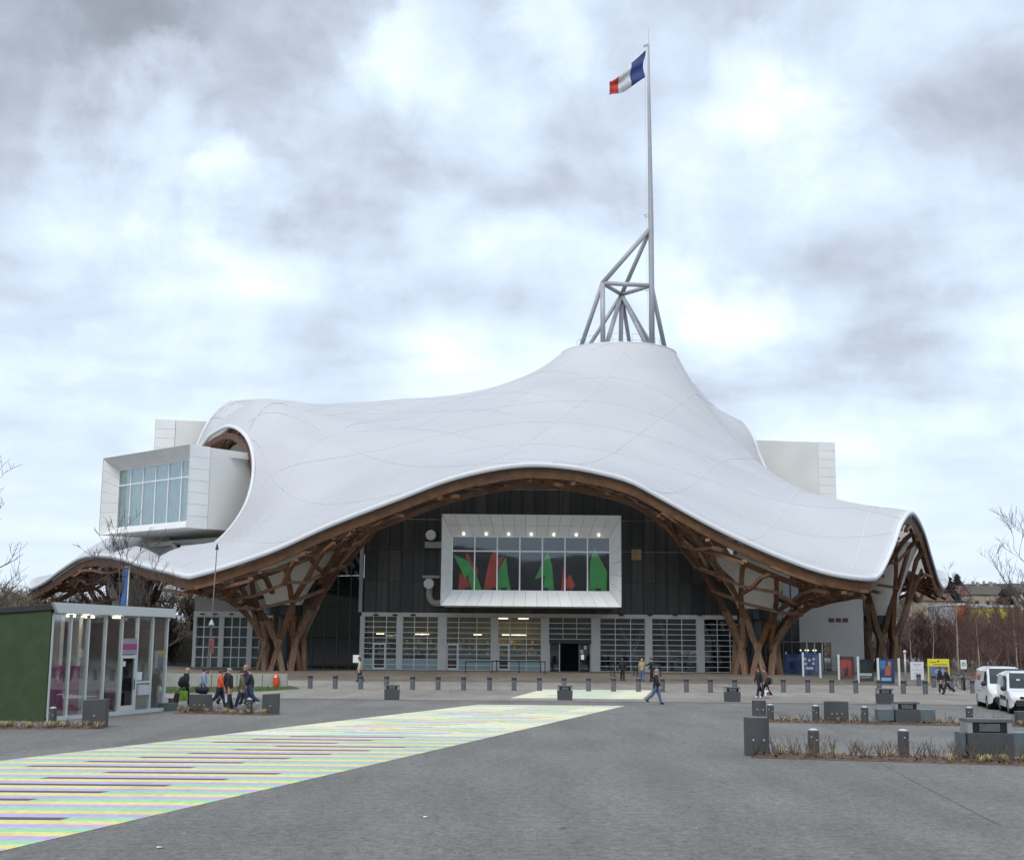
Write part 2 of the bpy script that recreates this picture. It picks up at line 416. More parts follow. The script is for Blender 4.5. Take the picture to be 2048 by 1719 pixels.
def zroof_arr(X, Y):
    q = np.stack([X, Y], -1) / 50.0; xy = _C[:, :2] / 50.0; n = len(_C)
    d2 = ((q[:, None, :] - xy[None, :, :]) ** 2).sum(-1)
    return _phi(d2) @ _W[:n] + _W[n] + q @ _W[n + 1:]
def zroof(x, y): return float(zroof_arr(np.array([x]), np.array([y]))[0])

EDGE_P = [(p.x, p.y) for p in EDGE_L]
RING_P = [(p.x, p.y) for p in RING_L]
HOLES_P = [[(p.x, p.y) for p in h] for h in HOLES]
def in_roof(x, y):
    if not inside(EDGE_P, x, y): return False
    if (x - RC.x) ** 2 + (y - RC.y) ** 2 < RR * RR: return False
    return not any(inside(h, x, y) for h in HOLES_P)

def in_roof_arr(X, Y):
    ok = inside_arr(EDGE_P, X, Y) & ((X - RC.x) ** 2 + (Y - RC.y) ** 2 >= RR * RR)
    for h in HOLES_P: ok &= ~inside_arr(h, X, Y)
    return ok
_b = np.array(EDGE_P + RING_P + [p for h in HOLES_P for p in h])
pts2 = []; edges2 = []
def _loop(lp):
    s = len(pts2); pts2.extend([Vector(p) for p in lp])
    edges2.extend([(s + i, s + (i + 1) % len(lp)) for i in range(len(lp))])
for lp in [EDGE_P, RING_P] + HOLES_P: _loop(lp)
bz = [p.z for p in EDGE_L] + [p.z for p in RING_L] + [p.z for h in HOLES for p in h]
nb_ = len(pts2); row = 0; yy = 102.5
while yy < 200.5:
    xs = np.arange(-58 + (0.55 if row % 2 else 0), 53, 1.1); ys = np.full_like(xs, yy)
    far = ((_b[None, :, 0] - xs[:, None]) ** 2 + (_b[None, :, 1] - yy) ** 2).min(1) > 0.45
    pts2.extend(Vector((x, yy)) for x in xs[in_roof_arr(xs, ys) & far])
    yy += 0.95; row += 1
cv, ce, cf, ov, oe, of = delaunay_2d_cdt(pts2, edges2, [], 0, 1e-5)
arr = np.array([[p.x, p.y] for p in cv])
zz = zroof_arr(arr[:, 0], arr[:, 1])
for i, src in enumerate(ov):
    for s_ in src:
        if s_ < nb_: zz[i] = bz[s_]
mb = MB(); mb.v = [(arr[i, 0], arr[i, 1], zz[i]) for i in range(len(arr))]
_cf = np.array([list(f)[:3] for f in cf]); _cc = arr[_cf].mean(1)
for f, k in zip(cf, in_roof_arr(_cc[:, 0], _cc[:, 1])):
    if k: mb.f.append(tuple(f)); mb.m.append(0)
roof = mpart('roof_membrane', mb, M_MEMB, smooth=True)

# ---- seams between the membrane sheets: thin raised welts that follow the shell
def surf_line(p0, dirv, length, off, step=1.0):
    """runs of points on the shell along a straight line in plan"""
    runs = []; cur = []
    n = int(length / step)
    P_ = [(p0[0] + dirv[0] * step * i, p0[1] + dirv[1] * step * i) for i in range(n)]
    Z = zroof_arr(np.array([p[0] for p in P_]), np.array([p[1] for p in P_]))
    OK = in_roof_arr(np.array([p[0] for p in P_]), np.array([p[1] for p in P_]))
    for (x, y), z, k in zip(P_, Z, OK):
        if k: cur.append(Vector((x, y, z + off)))
        else:
            if len(cur) > 3: runs.append(cur)
            cur = []
    if len(cur) > 3: runs.append(cur)
    return runs
CEN = Vector((1.5, 152))
def families(spacing, shift):
    for a in (0, 60, 120):
        d = Vector((math.cos(math.radians(a + 8)), math.sin(math.radians(a + 8)))); nrm = Vector((-d.y, d.x))
        for k in range(-26, 27):
            o = CEN + nrm * ((k + shift) * spacing) - d * 75
            yield a, k, o, d
for a, k, o, d in families(7.2, 0.25):
    for run in surf_line(o, d, 150, 0.012, 0.9):
        if min(p.y for p in run) > 158: continue
        mpart('seam', MB().bar(run, 0.05 if a else 0.04, 0.03), M_SEAM, roof)

# ---- white edge trim, timber edge beam, rims
def inward(loop, closed=True, s=1):
    n = len(loop); out = []
    for i in range(n):
        d = loop[(i + 1) % n] - loop[i - 1]; out.append(Vector((-d.y, d.x, 0)).normalized() * s)
    return out
inn = inward(EDGE_L)
ctr = Vector((1.5, 152, 0))
if (ctr - EDGE_L[0]).dot(inn[0]) < 0: inn = [-v for v in inn]
def sweep_section(loop, inn, sec):
    """sec: list of (inset, dz) closed profile"""
    n = len(loop); m = len(sec); mbq = MB(); vs = []
    for p, q in zip(loop, inn):
        for (a, dz) in sec: vs.append(p + q * a + Vector((0, 0, dz)))
    fs = [(i * m + k, i * m + (k + 1) % m, ((i + 1) % n) * m + (k + 1) % m, ((i + 1) % n) * m + k) for i in range(n) for k in range(m)]
    return mbq.add(vs, fs)
mpart('edge_trim', sweep_section(EDGE_L, inn, [(0.55, 0.03), (-0.05, 0.03), (-0.12, -0.06), (-0.12, -0.20), (-0.05, -0.34), (0.12, -0.34), (0.3, -0.12)]), M_WHITE)
mpart('edge_shade_strip', sweep_section(EDGE_L, inn, [(0.16, -0.36), (0.02, -0.36), (0.02, -0.46), (0.16, -0.46)]), mat('painted_edge_shade', (0.03, 0.028, 0.03), 0.5, var=0))  # shade line between trim and beam, put in as a dark strip
mpart('edge_beam', sweep_section(EDGE_L, inn, [(0.2, -0.47), (0.62, -0.47), (0.80, -1.18), (0.38, -1.18)]), M_TIMBER)
mpart('inner_edge_beam', sweep_section(EDGE_L, inn, [(2.5, -1.3), (2.8, -1.3), (2.86, -1.75), (2.56, -1.75)]), M_TIMBER)
for h in HOLES:
    hi = [Vector((0, 0, 0))] * len(h)
    o = mpart('opening_rim', MB().tube(h + [h[0], h[1]], 0.20, 8, cap=False), M_WHITE, smooth=True)
    mpart('opening_beam', MB().bar([p + Vector((0, 0, -1.0)) for p in resample(h, 1.2)], 0.5, 0.6, closed=True), M_TIMBER_RED)
mpart('crown_ring', MB().tube(RING_L + RING_L[:2], 0.09, 8, cap=False), M_WHITE, smooth=True)
mb = MB(); mb.add([p + Vector((0, 0, -0.15)) for p in RING_L], [tuple(range(len(RING_L)))])
mpart('crown_deck', mb, M_STEEL)

# ---- timber lattice under the shell and woven columns
COLS = [(-19.0, 110.2), (20.6, 110.2), (37.0, 131.5), (-40.5, 139)]
_EA = np.array(EDGE_P)
_SR = ([1.7, 2.2, 2.6, 3.3, 4.2, 5.0, 6.5, 8.0, 10.0, 13.0], [0.26, 0.36, 0.43, 0.535, 0.64, 0.72, 0.83, 0.915, 0.975, 1.0])
def zlat_arr(X, Y):
    """underside lattice: follows the shell, drawn down into a trumpet at every column"""
    z = zroof_arr(X, Y) - 1.2
    ed_ = np.sqrt(((_EA[None, :, 0] - X[:, None]) ** 2 + (_EA[None, :, 1] - Y[:, None]) ** 2).min(1))
    ramp = np.clip(ed_ / 2.6, 0, 1); ramp = ramp * ramp * (3 - 2 * ramp)
    for cx, cy in COLS:
        r_ = np.sqrt((X - cx) ** 2 + (Y - cy) ** 2); s_ = np.interp(r_, *_SR); g0 = gz(cy)
        z = z - (z - g0) * (1 - s_) * ramp
    return z
lattice = empty('timber_lattice', (0, 0, 0)); lattice.parent = museum; lattice.matrix_parent_inverse = _T
for a, k, o, d in families(3.3, 0.5):
    lay = {0: 0.0, 60: -0.26, 120: -0.52}[a]
    for run in surf_line(o, d, 150, 0, 1.0):
        X = np.array([p.x for p in run]); Y = np.array([p.y for p in run]); Z = zlat_arr(X, Y) + lay
        ok = Y < 168
        for cx, cy in COLS: ok &= (X - cx) ** 2 + (Y - cy) ** 2 > 4.6 ** 2
        segs = []; cur = []
        for x, y, z, q in zip(X, Y, Z, ok):
            if q: cur.append((x, y, z))
            else:
                if len(cur) > 2: segs.append(cur)
                cur = []
        if len(cur) > 2: segs.append(cur)
        for s_ in segs: mpart('lattice_beam', MB().bar(s_, 0.36, 0.25), M_TIMBER if (k + a) % 3 else M_TIMBER_RED, lattice)

M_FUNNEL = mat('funnel_membrane', (0.72, 0.70, 0.64), 0.6, var=0.06)
def woven_column(cx, cy, seed, warm=0):
    root = empty('timber_column', (0, 0, 0)); root.parent = museum; root.matrix_parent_inverse = _T
    g0 = gz(cy); N = 8
    rr = np.array([1.75, 1.9, 2.1, 2.4, 2.8, 3.3, 3.9, 4.6, 5.4, 6.3, 7.3, 8.4, 9.6, 11.0]); order = []
    for fam in (-1, 1):
        for k in range(N):
            a0 = 2 * math.pi * (k + 0.20 * fam) / N + seed
            an = np.array([a0 + fam * (0.34 + 0.22 * math.sqrt(q - 1.75)) for q in rr])
            X = cx + rr * np.cos(an); Y = cy + rr * np.sin(an); Z = zlat_arr(X, Y) - 0.22 - (0.3 if fam > 0 else 0) * np.clip((rr - 2.5) / 4, 0, 1); ok = inside_arr(EDGE_P, X, Y)
            zt = Z[0]; low = []
            for t in np.linspace(0, 1, 6)[:-1]:
                r0 = 2.0 - 0.25 * math.sin(t * math.pi / 2) + (0.03 if fam > 0 else 0); b0 = a0 + fam * 0.34 * t ** 1.2
                low.append(Vector((cx + r0 * math.cos(b0), cy + r0 * math.sin(b0), g0 - 0.05 + (zt - g0 + 0.05) * t)))
            run = []
            for x, y, z, q in zip(X, Y, Z, ok):
                if not q: break
                run.append(Vector((x, y, z)))
            low = low + run[:5]; high = run[4:]
            ups = [Vector((p.x - cx, p.y - cy, 0)).normalized() for p in low]
            mpart('column_leg', MB().bar(low, 0.44, 0.34, ups=ups), M_TIMBER_GREY if (k + fam + warm) % 3 else M_TIMBER, root)
            if len(high) > 2:
                uh = [Vector((p.x - cx, p.y - cy, 0)).normalized() * max(0, 1 - 0.3 * i) + Vector((0, 0, min(1, 0.35 * i))) for i, p in enumerate(high)]
                mpart('column_branch', MB().bar(high, 0.38, 0.27, ups=uh), M_TIMBER if k % 2 else M_TIMBER_RED, root)
            order.append((an[4] % (2 * math.pi), run))
    for idx in (6, 8, 10):
        hp = sorted(((math.atan2(r_[idx].y - cy, r_[idx].x - cx), r_[idx]) for a_, r_ in order if len(r_) > idx), key=lambda q: q[0])
        hp = [p - Vector((0, 0, 0.16)) for a_, p in hp]; cur = []
        for p in hp + hp[:1]:
            if cur and (p - cur[-1]).length > 0.8 * rr[idx]:
                if len(cur) > 1: mpart('column_hoop', MB().bar(cur, 0.32, 0.26), M_TIMBER, root)
                cur = []
            cur.append(p)
        if len(cur) > 1: mpart('column_hoop', MB().bar(cur, 0.32, 0.26), M_TIMBER, root)
    prof = []
    zc = min(zroof(cx + 4.2 * math.cos(q), cy + 4.2 * math.sin(q)) for q in np.linspace(0, 6.28, 12))
    for t in np.linspace(0, 1, 8): prof.append((1.5 + 2.6 * t ** 1.3, 5.9 + (zc - 0.25 - 5.9) * t))
    mpart('funnel_membrane', MB().lathe(prof, 24, (cx, cy, 0), cap=False), M_FUNNEL, root, smooth=True)
    mpart('funnel_collar', MB().lathe([(1.1, 5.0), (1.55, 5.0), (1.55, 5.85), (1.1, 5.85)], 20, (cx, cy, 0)), mat('dark_collar', (0.02, 0.028, 0.03), 0.3, var=0), root)
    mpart('drain_shaft', MB().lathe([(0.42, g0), (0.42, 5.3)], 12, (cx, cy, 0)), mat('teal_steel', (0.05, 0.075, 0.085), 0.4, var=0.1), root)
for i, (cx, cy) in enumerate(COLS): woven_column(cx, cy, 0.35 + 0.7 * i, warm=i)
# ---- cladding helpers
M_CLAD = mat('off_white_cladding', (0.74, 0.745, 0.73), 0.38, var=0.05, vscale=0.6)
M_CLADB = mat('off_white_cladding_b', (0.77, 0.775, 0.765), 0.36, var=0.05, vscale=0.6)
M_BODY = mat('off_white_render', (0.66, 0.66, 0.63), 0.55, var=0.07, vscale=0.25)
M_JOINT = mat('dark_joint', (0.20, 0.20, 0.20), 0.8, var=0)
M_FRAME = mat('white_window_frame', (0.78, 0.80, 0.81), 0.4, var=0.03)
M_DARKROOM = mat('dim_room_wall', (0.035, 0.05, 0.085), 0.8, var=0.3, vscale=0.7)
M_G_FRONT = glass('gallery_glass', (0.95, 0.97, 0.985), 0.042)
M_G_TEAL = glass('teal_gallery_glass', (0.90, 0.95, 0.945), 0.02, rmax=.5)
M_G_SHOP = glass('shop_glass', (0.9, 0.95, 0.95), 0.045)
M_G_DARK = glass('dark_lobby_glass', (0.72, 0.79, 0.84), 0.06)

def panel_grid(c, nu, nv, gap, thick, mats, parent, name='cladding_panel', back=True, liner=None):
    """c: four corners (00,10,11,01) of a flat four-sided field, split into separate panels"""
    c = [Vector(q) for q in c]; n = (c[1] - c[0]).cross(c[3] - c[0]).normalized()
    lu = (c[1] - c[0]).length; lv = (c[3] - c[0]).length
    def at(u, v): return (c[0] * (1 - u) + c[1] * u) * (1 - v) + (c[3] * (1 - u) + c[2] * u) * v
    gu = gap / lu / 2; gv = gap / lv / 2
    for i in range(nu):
        for j in range(nv):
            u0, u1, v0, v1 = i / nu + gu, (i + 1) / nu - gu, j / nv + gv, (j + 1) / nv - gv
            q = [at(u0, v0), at(u1, v0), at(u1, v1), at(u0, v1)]
            MB().hexa([p - n * thick for p in q] + q).build(name, mats[(i * 7 + j * 3) % len(mats)], parent)
    if back:
        o = n * (thick * 0.6)
        MB().quad(*[p - o for p in c]).build('panel_joint_backing', M_JOINT, parent)

def gallery_box(face, rz, W, H, L, ins, depth, npx, npr, glass_mat, room_mat, plain_far=True, spots=False, curtain=False, side_rows=7):
    """long box gallery; local -Y looks out of the window end; face = middle of the bottom edge of the end"""
    g = empty('gallery_box', Vector(face), rz, museum); g.matrix_parent_inverse = _T
    w = W / 2; a, at_, ab = ins; band = 2.3; wall = 0.35
    O = [(-w, 0, 0), (w, 0, 0), (w, 0, H), (-w, 0, H)]
    I = [(-w + a, depth, ab), (w - a, depth, ab), (w - a, depth, H - at_), (-w + a, depth, H - at_)]
    m2 = [M_CLAD, M_CLADB, M_CLAD]
    npanel = 15
    panel_grid([O[0], O[1], I[1], I[0]], npanel, 1, 0.024, 0.05, m2, g)
    panel_grid([I[3], I[2], O[2], O[3]], npanel, 2, 0.024, 0.05, m2, g)
    panel_grid([O[0], I[0], I[3], O[3]], 1, side_rows, 0.024, 0.05, m2, g)
    panel_grid([I[1], O[1], O[2], I[2]], 1, side_rows, 0.024, 0.05, m2, g)
    # cladding band round the end, then the plain body
    e = 0.02
    panel_grid([(w, e, 0), (w, band, 0), (w, band, H), (w, e, H)], 1, side_rows, 0.024, 0.05, m2, g)
    panel_grid([(-w, band, 0), (-w, e, 0), (-w, e, H), (-w, band, H)], 1, side_rows, 0.024, 0.05, m2, g)
    panel_grid([(-w, e, H), (w, e, H), (w, band, H), (-w, band, H)], npanel, 1, 0.024, 0.05, m2, g)
    panel_grid([(-w, band, 0), (w, band, 0), (w, e, 0), (-w, e, 0)], npanel, 1, 0.024, 0.05, m2, g)
    b0 = band + 0.03; t = 0.04
    mb = MB()
    mb.box(-w + t, -w + t + wall, b0, L, t, H - t); mb.box(w - t - wall, w - t, b0, L, t, H - t)
    mb.box(-w + t + wall, w - t - wall, b0, L, t, t + wall); mb.box(-w + t + wall, w - t - wall, b0, L, H - t - wall, H - t)
    mb.box(-w + t + wall, w - t - wall, L - wall, L, t + wall, H - t - wall)
    mb.build('box_shell', M_BODY, g)
    # far end band of panels
    for sx in (-1, 1):
        cs = [(w * sx, L - band, 0), (w * sx, L, 0), (w * sx, L, H), (w * sx, L - band, H)]
        if sx < 0: cs = [cs[1], cs[0], cs[3], cs[2]]
        panel_grid(cs, 1, side_rows, 0.024, 0.05, m2, g)
    # room behind the glass
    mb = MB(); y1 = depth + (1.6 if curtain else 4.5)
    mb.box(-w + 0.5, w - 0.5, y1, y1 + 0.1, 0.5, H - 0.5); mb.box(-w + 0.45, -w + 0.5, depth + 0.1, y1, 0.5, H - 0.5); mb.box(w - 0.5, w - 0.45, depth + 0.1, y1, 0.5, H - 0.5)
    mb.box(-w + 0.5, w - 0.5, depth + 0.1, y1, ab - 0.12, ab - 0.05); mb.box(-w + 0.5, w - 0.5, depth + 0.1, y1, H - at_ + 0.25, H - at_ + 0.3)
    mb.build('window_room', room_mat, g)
    # glazing
    x0, x1, z0, z1 = -w + a, w - a, ab, H - at_; zr = z0 + (z1 - z0) * 0.73
    for i in range(npx):
        for (q0, q1) in ((z0, zr), (zr, z1)):
            xa = x0 + (x1 - x0) * i / npx + 0.05; xb = x0 + (x1 - x0) * (i + 1) / npx - 0.05
            MB().box(xa, xb, depth + 0.03, depth + 0.05, q0 + 0.05, q1 - 0.05).build('window_pane', glass_mat, g)
    for i in range(npx + 1):
        x = x0 + (x1 - x0) * i / npx
        MB().box(x - 0.055, x + 0.055, depth - 0.02, depth + 0.12, z0, z1).build('mullion', M_FRAME, g)
    for z in (z0, zr, z1): MB().box(x0, x1, depth - 0.012, depth + 0.11, z - 0.055, z + 0.055).build('window_rail', M_FRAME, g)
    if spots:
        M_SPOT = mat('lit_spotlight', (0.9, 0.85, 0.7), 0.4, var=0, emit=(1.0, 0.92, 0.72), estr=0.9)
        for i in range(npx):
            x = x0 + (x1 - x0) * (i + 0.5) / npx
            MB().box(x - 0.1, x + 0.1, depth - 0.36, depth - 0.12, H - at_ + 0.06, H - at_ + 0.28).build('spotlight', M_SPOT, g, bevel=0.05)
    if curtain:
        M_CUR = mat('pale_teal_curtain', (0.29, 0.35, 0.34), 0.8, var=0.12, vscale=0.8)
        mb = MB(); n = 150; vs = []
        for i in range(n + 1):
            x = x0 - 0.3 + (x1 - x0 + 0.6) * i / n; y = depth + 0.32 + 0.10 * math.sin(i * 1.05) + 0.05 * math.sin(i * 0.31)
            vs += [(x, y, z0 - 0.1), (x, y, z1 + 0.2)]
        mb.add(vs, [(2 * i, 2 * i + 2, 2 * i + 3, 2 * i + 1) for i in range(n)])
        mb.build('curtain', M_CUR, g, smooth=True)
    return g

# three stacked galleries
f1 = P(1062, 1212, 109); H1 = P(1062, 1029, 109).z - f1.z
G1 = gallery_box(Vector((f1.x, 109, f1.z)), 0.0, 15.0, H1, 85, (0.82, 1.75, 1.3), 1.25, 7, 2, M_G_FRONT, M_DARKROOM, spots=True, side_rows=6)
c2n = P(372, 1054, 119); z2 = c2n.z; H2_ = P(372, 888, 119).z - z2
TH2 = math.radians(-42.0)
ux2 = Vector((math.cos(TH2), math.sin(TH2), 0))
f2 = c2n - ux2 * 7.5; f2.z = z2
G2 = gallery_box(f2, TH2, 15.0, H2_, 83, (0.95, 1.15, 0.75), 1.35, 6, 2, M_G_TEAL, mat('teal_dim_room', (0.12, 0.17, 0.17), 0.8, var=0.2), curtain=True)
TH3 = math.radians(-81)
ux3 = Vector((math.cos(TH3), math.sin(TH3), 0))
c3n = P(311, 838, 149.5); f3 = c3n - ux3 * 7.5; H3_ = 7.7; f3.z = c3n.z - H3_
G3 = gallery_box(f3, TH3, 15.0, H3_, 83.5, (0.95, 1.3, 1.0), 1.3, 6, 2, M_G_TEAL, M_DARKROOM, curtain=False)
# steel frame and struts where the left gallery leaves the roof
mb = MB().box(7.56, 7.76, 8.3, 8.9, -0.5, H2_ + 0.15); mb.build('opening_frame', M_BODY, G2)
mb = MB().box(7.55, 7.75, 4.6, 8.2, H2_ - 0.75, H2_ - 0.5); mb.build('side_rail', M_BODY, G2)
MB().box(-6.5, 6.5, 5.2, 5.8, -0.9, -0.45).build('support_beam', M_BODY, G2)
MB().bar([(6.5, 5.5, -0.9), (2.5, 9.5, -3.2)], 0.35, 0.35).build('support_strut', M_BODY, G2)
MB().bar([(-6.5, 5.5, -0.9), (-5.5, 9.0, -4.2)], 0.35, 0.35).build('support_strut', M_BODY, G2)

# coloured cut-out shapes standing in the window of the front gallery
M_CUTG = mat('green_cut_out', (0.05, 0.46, 0.09), 0.6, var=0.18, vscale=1.2)
M_CUTR = mat('red_cut_out', (0.66, 0.06, 0.03), 0.6, var=0.18, vscale=1.2)
CUTS = [('green', [(905, 1107), (938, 1122), (952, 1145), (964, 1181), (944, 1181), (936, 1148), (930, 1158), (922, 1138)], 'green pointed cut-out leaning left in the first window pane', 0.0),
        ('red', [(916, 1181), (919, 1150), (926, 1138), (934, 1104), (944, 1122), (957, 1140), (950, 1160), (942, 1181)], 'red cut-out behind the leaning green shape in the first pane', 0.5),
        ('red', [(967, 1181), (972, 1150), (980, 1115), (989, 1098), (996, 1116), (1008, 1110), (1000, 1140), (996, 1181)], 'tall red cut-out between two green shapes in the front window', 0.5),
        ('green', [(993, 1181), (998, 1140), (1012, 1112), (1016, 1150), (1022, 1181)], 'green fin cut-out beside the tall red shape', 0.0),
        ('green', [(1086, 1181), (1090, 1150), (1070, 1158), (1084, 1125), (1096, 1102), (1104, 1130), (1108, 1181)], 'green spiked cut-out with a red patch near the window middle', 0.0),
        ('red', [(1122, 1181), (1126, 1132), (1132, 1158), (1140, 1148), (1150, 1170), (1140, 1181)], 'small red cut-out right of the spiked green shape', 0.0),
        ('green', [(1178, 1181), (1180, 1125), (1188, 1095), (1202, 1120), (1214, 1142), (1213, 1181)], 'broad green cut-out in the last window pane', 0.0)]
zsill = f1.z + 1.3
for cname, poly, lab, dy in CUTS:
    Yc = 109 + 1.25 + 0.45 + dy * .6
    pts = [P(x, y, Yc) for x, y in poly]
    zb = min(p.z for p in pts); c = sum(pts, Vector()) / len(pts); base = Vector((c.x, Yc, zsill + 0.0))
    for p in pts:
        if p.z - zb < 0.15: p.z = zsill
    o = thing(cname + '_cut_out', lab, 'cut-out', base, 0, 'coloured cut-outs in the front window')
    MB().prism([p - base for p in pts], (0, 0.10, 0)).build('cut_out_board', M_CUTG if cname == 'green' else M_CUTR, o)
    MB().box(-0.22, 0.22, -0.25, 0.35, 0.0, 0.30).build('cut_out_foot', mat('black_foot', (0.015, 0.015, 0.018), 0.6, var=0), o)

# ---- dark upper facade
FY = 116.0
def X(px, Y=FY): return P(px, 1285, Y).x
def Z(py, px=1024, Y=FY): return P(px, py, Y).z
wall = empty('facade_wall', (0, 0, 0)); wall.parent = museum; wall.matrix_parent_inverse = _T
M_DP = [mat('dark_facade_%d' % i, c, 0.36, var=0.45, vscale=1.2, spec=0.4, stretch=(2.5, 2.5, .12)) for i, c in enumerate([(0.040, 0.042, 0.042), (0.052, 0.051, 0.048), (0.032, 0.036, 0.040), (0.062, 0.060, 0.055)])]
M_DM = mat('dark_mullion', (0.012, 0.012, 0.013), 0.5, var=0)
rnd = random.Random(4)
xs = np.arange(X(726), X(1475), 1.075); zb = Z(1226)
for i in range(len(xs) - 1):
    xa, xb = xs[i], xs[i + 1]
    top = min(float(zlat_arr(np.array([xa]), np.array([FY]))[0]), float(zlat_arr(np.array([xb]), np.array([FY]))[0])) + 1.0
    z = zb
    while z < top - 0.3:
        z2_ = min(z + 2.75, top)
        hid = (xa > f1.x - 7.4 and xb < f1.x + 7.4 and z > f1.z - 0.2 and z2_ < f1.z + H1 + 0.1)
        if not hid: MB().box(xa + 0.03, xb - 0.03, FY, FY + 0.06, z + 0.015, z2_ - 0.015).build('facade_panel', M_DP[rnd.randrange(4)], wall)
        z = z2_
    MB().box(xa - 0.03, xa + 0.03, FY - 0.07, FY + 0.08, zb, top).build('facade_mullion', M_DM, wall)
MB().box(X(716), X(723), FY - 0.4, FY - 0.1, Z(1226), Z(1072)).build('steel_post', M_STEEL, wall)
# a few lit or pale things seen through the facade are panels of lighter glass
M_LITP = mat('warm_lit_panel', (0.12, 0.10, 0.07), 0.5, var=0.3, vscale=1.5, emit=(1.0, 0.66, 0.3), estr=0.03)
for (px0, px1, py0, py1) in ((1264, 1284, 1096, 1117), (1386, 1396, 1085, 1122)):
    MB().box(X(px0), X(px1), FY - 0.012, FY - 0.004, Z(py1), Z(py0)).build('lit_window', M_LITP if px0 < 1300 else mat('pale_panel', (0.16, 0.17, 0.17), 0.4, var=0.2), wall)
# ventilation outlets on the facade
M_DUCT = mat('pale_duct', (0.42, 0.42, 0.40), 0.45, var=0.06)
for (px, py, L_) in ((862, 1070, 0), (858, 1167, 1)):
    c = P(px, py, FY - 0.9); d = empty('air_duct', (0, 0, 0)); d.parent = museum; d.matrix_parent_inverse = _T
    MB().tube([c + Vector((0, -0.25, 0)), c + Vector((0, 0.9, 0))], 0.42, 18).build('duct_outlet', M_DUCT, d, smooth=False)
    MB().tube([c + Vector((0, -0.26, 0)), c + Vector((0, -0.30, 0))], [0.46, 0.40], 18).build('outlet_cap', M_FRAME, d)
    if L_:
        MB().box(c.x - 0.6, c.x + 0.9, FY - 0.8, FY - 0.1, c.z + 0.5, c.z + 0.75).build('duct_bracket', M_DUCT, d)
        pts = catmull([c + Vector((0.05, 0.3, -0.3)), c + Vector((0.05, 0.3, -1.1)), c + Vector((0.35, 0.3, -1.6)), c + Vector((1.2, 0.3, -1.65)), c + Vector((2.0, 0.3, -1.65))], 6, closed=False)
        MB().tube(pts, 0.3, 12).build('duct_elbow', M_DUCT, d, smooth=True)
    else:
        MB().box(c.x - 0.55, c.x + 1.3, FY - 0.7, FY - 0.1, c.z - 1.1, c.z - 0.55).build('duct_bracket', M_DUCT, d)

# ---- ground floor: white piers and glazed sectional doors
M_PIER = mat('grey_white_pier', (0.64, 0.64, 0.63), 0.5, var=0.08, vscale=1.2)
gf = 0.45
Zs = Z(1234)                      # top of the glazing
MB().box(X(722), X(1480), FY - 0.10, FY + 0.3, Zs, Z(1226) - 0.01).build('header_band', M_PIER, wall)
for (a_, b_) in ((720, 728), (793, 805), (876, 893), (982, 996), (1082, 1098), (1182, 1200), (1290, 1304), (1393, 1408)):
    MB().box(X(a_), X(b_), FY - 0.32, FY + 0.25, gf - 0.05, Zs - 0.003).build('pier', M_PIER, wall)
for px in (752, 790, 826, 1243, 1300, 1350, 1400, 1448):
    c = P(px, 1229, FY - 0.35)
    MB().ball(c, (0.26, 0.18, 0.09), 10, 6).build('wall_lamp', mat('dark_lamp', (0.06, 0.06, 0.06), 0.4, var=0), wall, smooth=True)
M_TEALP = mat('frosted_teal_film', (0.30, 0.40, 0.41), 0.3, var=0.1, vscale=0.5)
M_DOORDARK = mat('dark_red_door_panel', (0.06, 0.03, 0.035), 0.4, var=0.2)
bays = [(728, 793, 10, (0.28, 0.68), 'shop', 1), (805, 876, 10, (0.33, 0.70), 'shop', None), (893, 982, 10, (0.27, 0.68), 'shop', 0), (996, 1082, 10, (0.27, 0.66), 'shop', 0),
        (1098, 1182, 10, (0.33, 0.66), 'entry', None), (1200, 1290, 10, (0.34, 0.68), 'dark', None), (1304, 1393, 10, (0.34, 0.67), 'dark', None), (1408, 1480, 10, (0.37, 0.72), 'dark', None)]
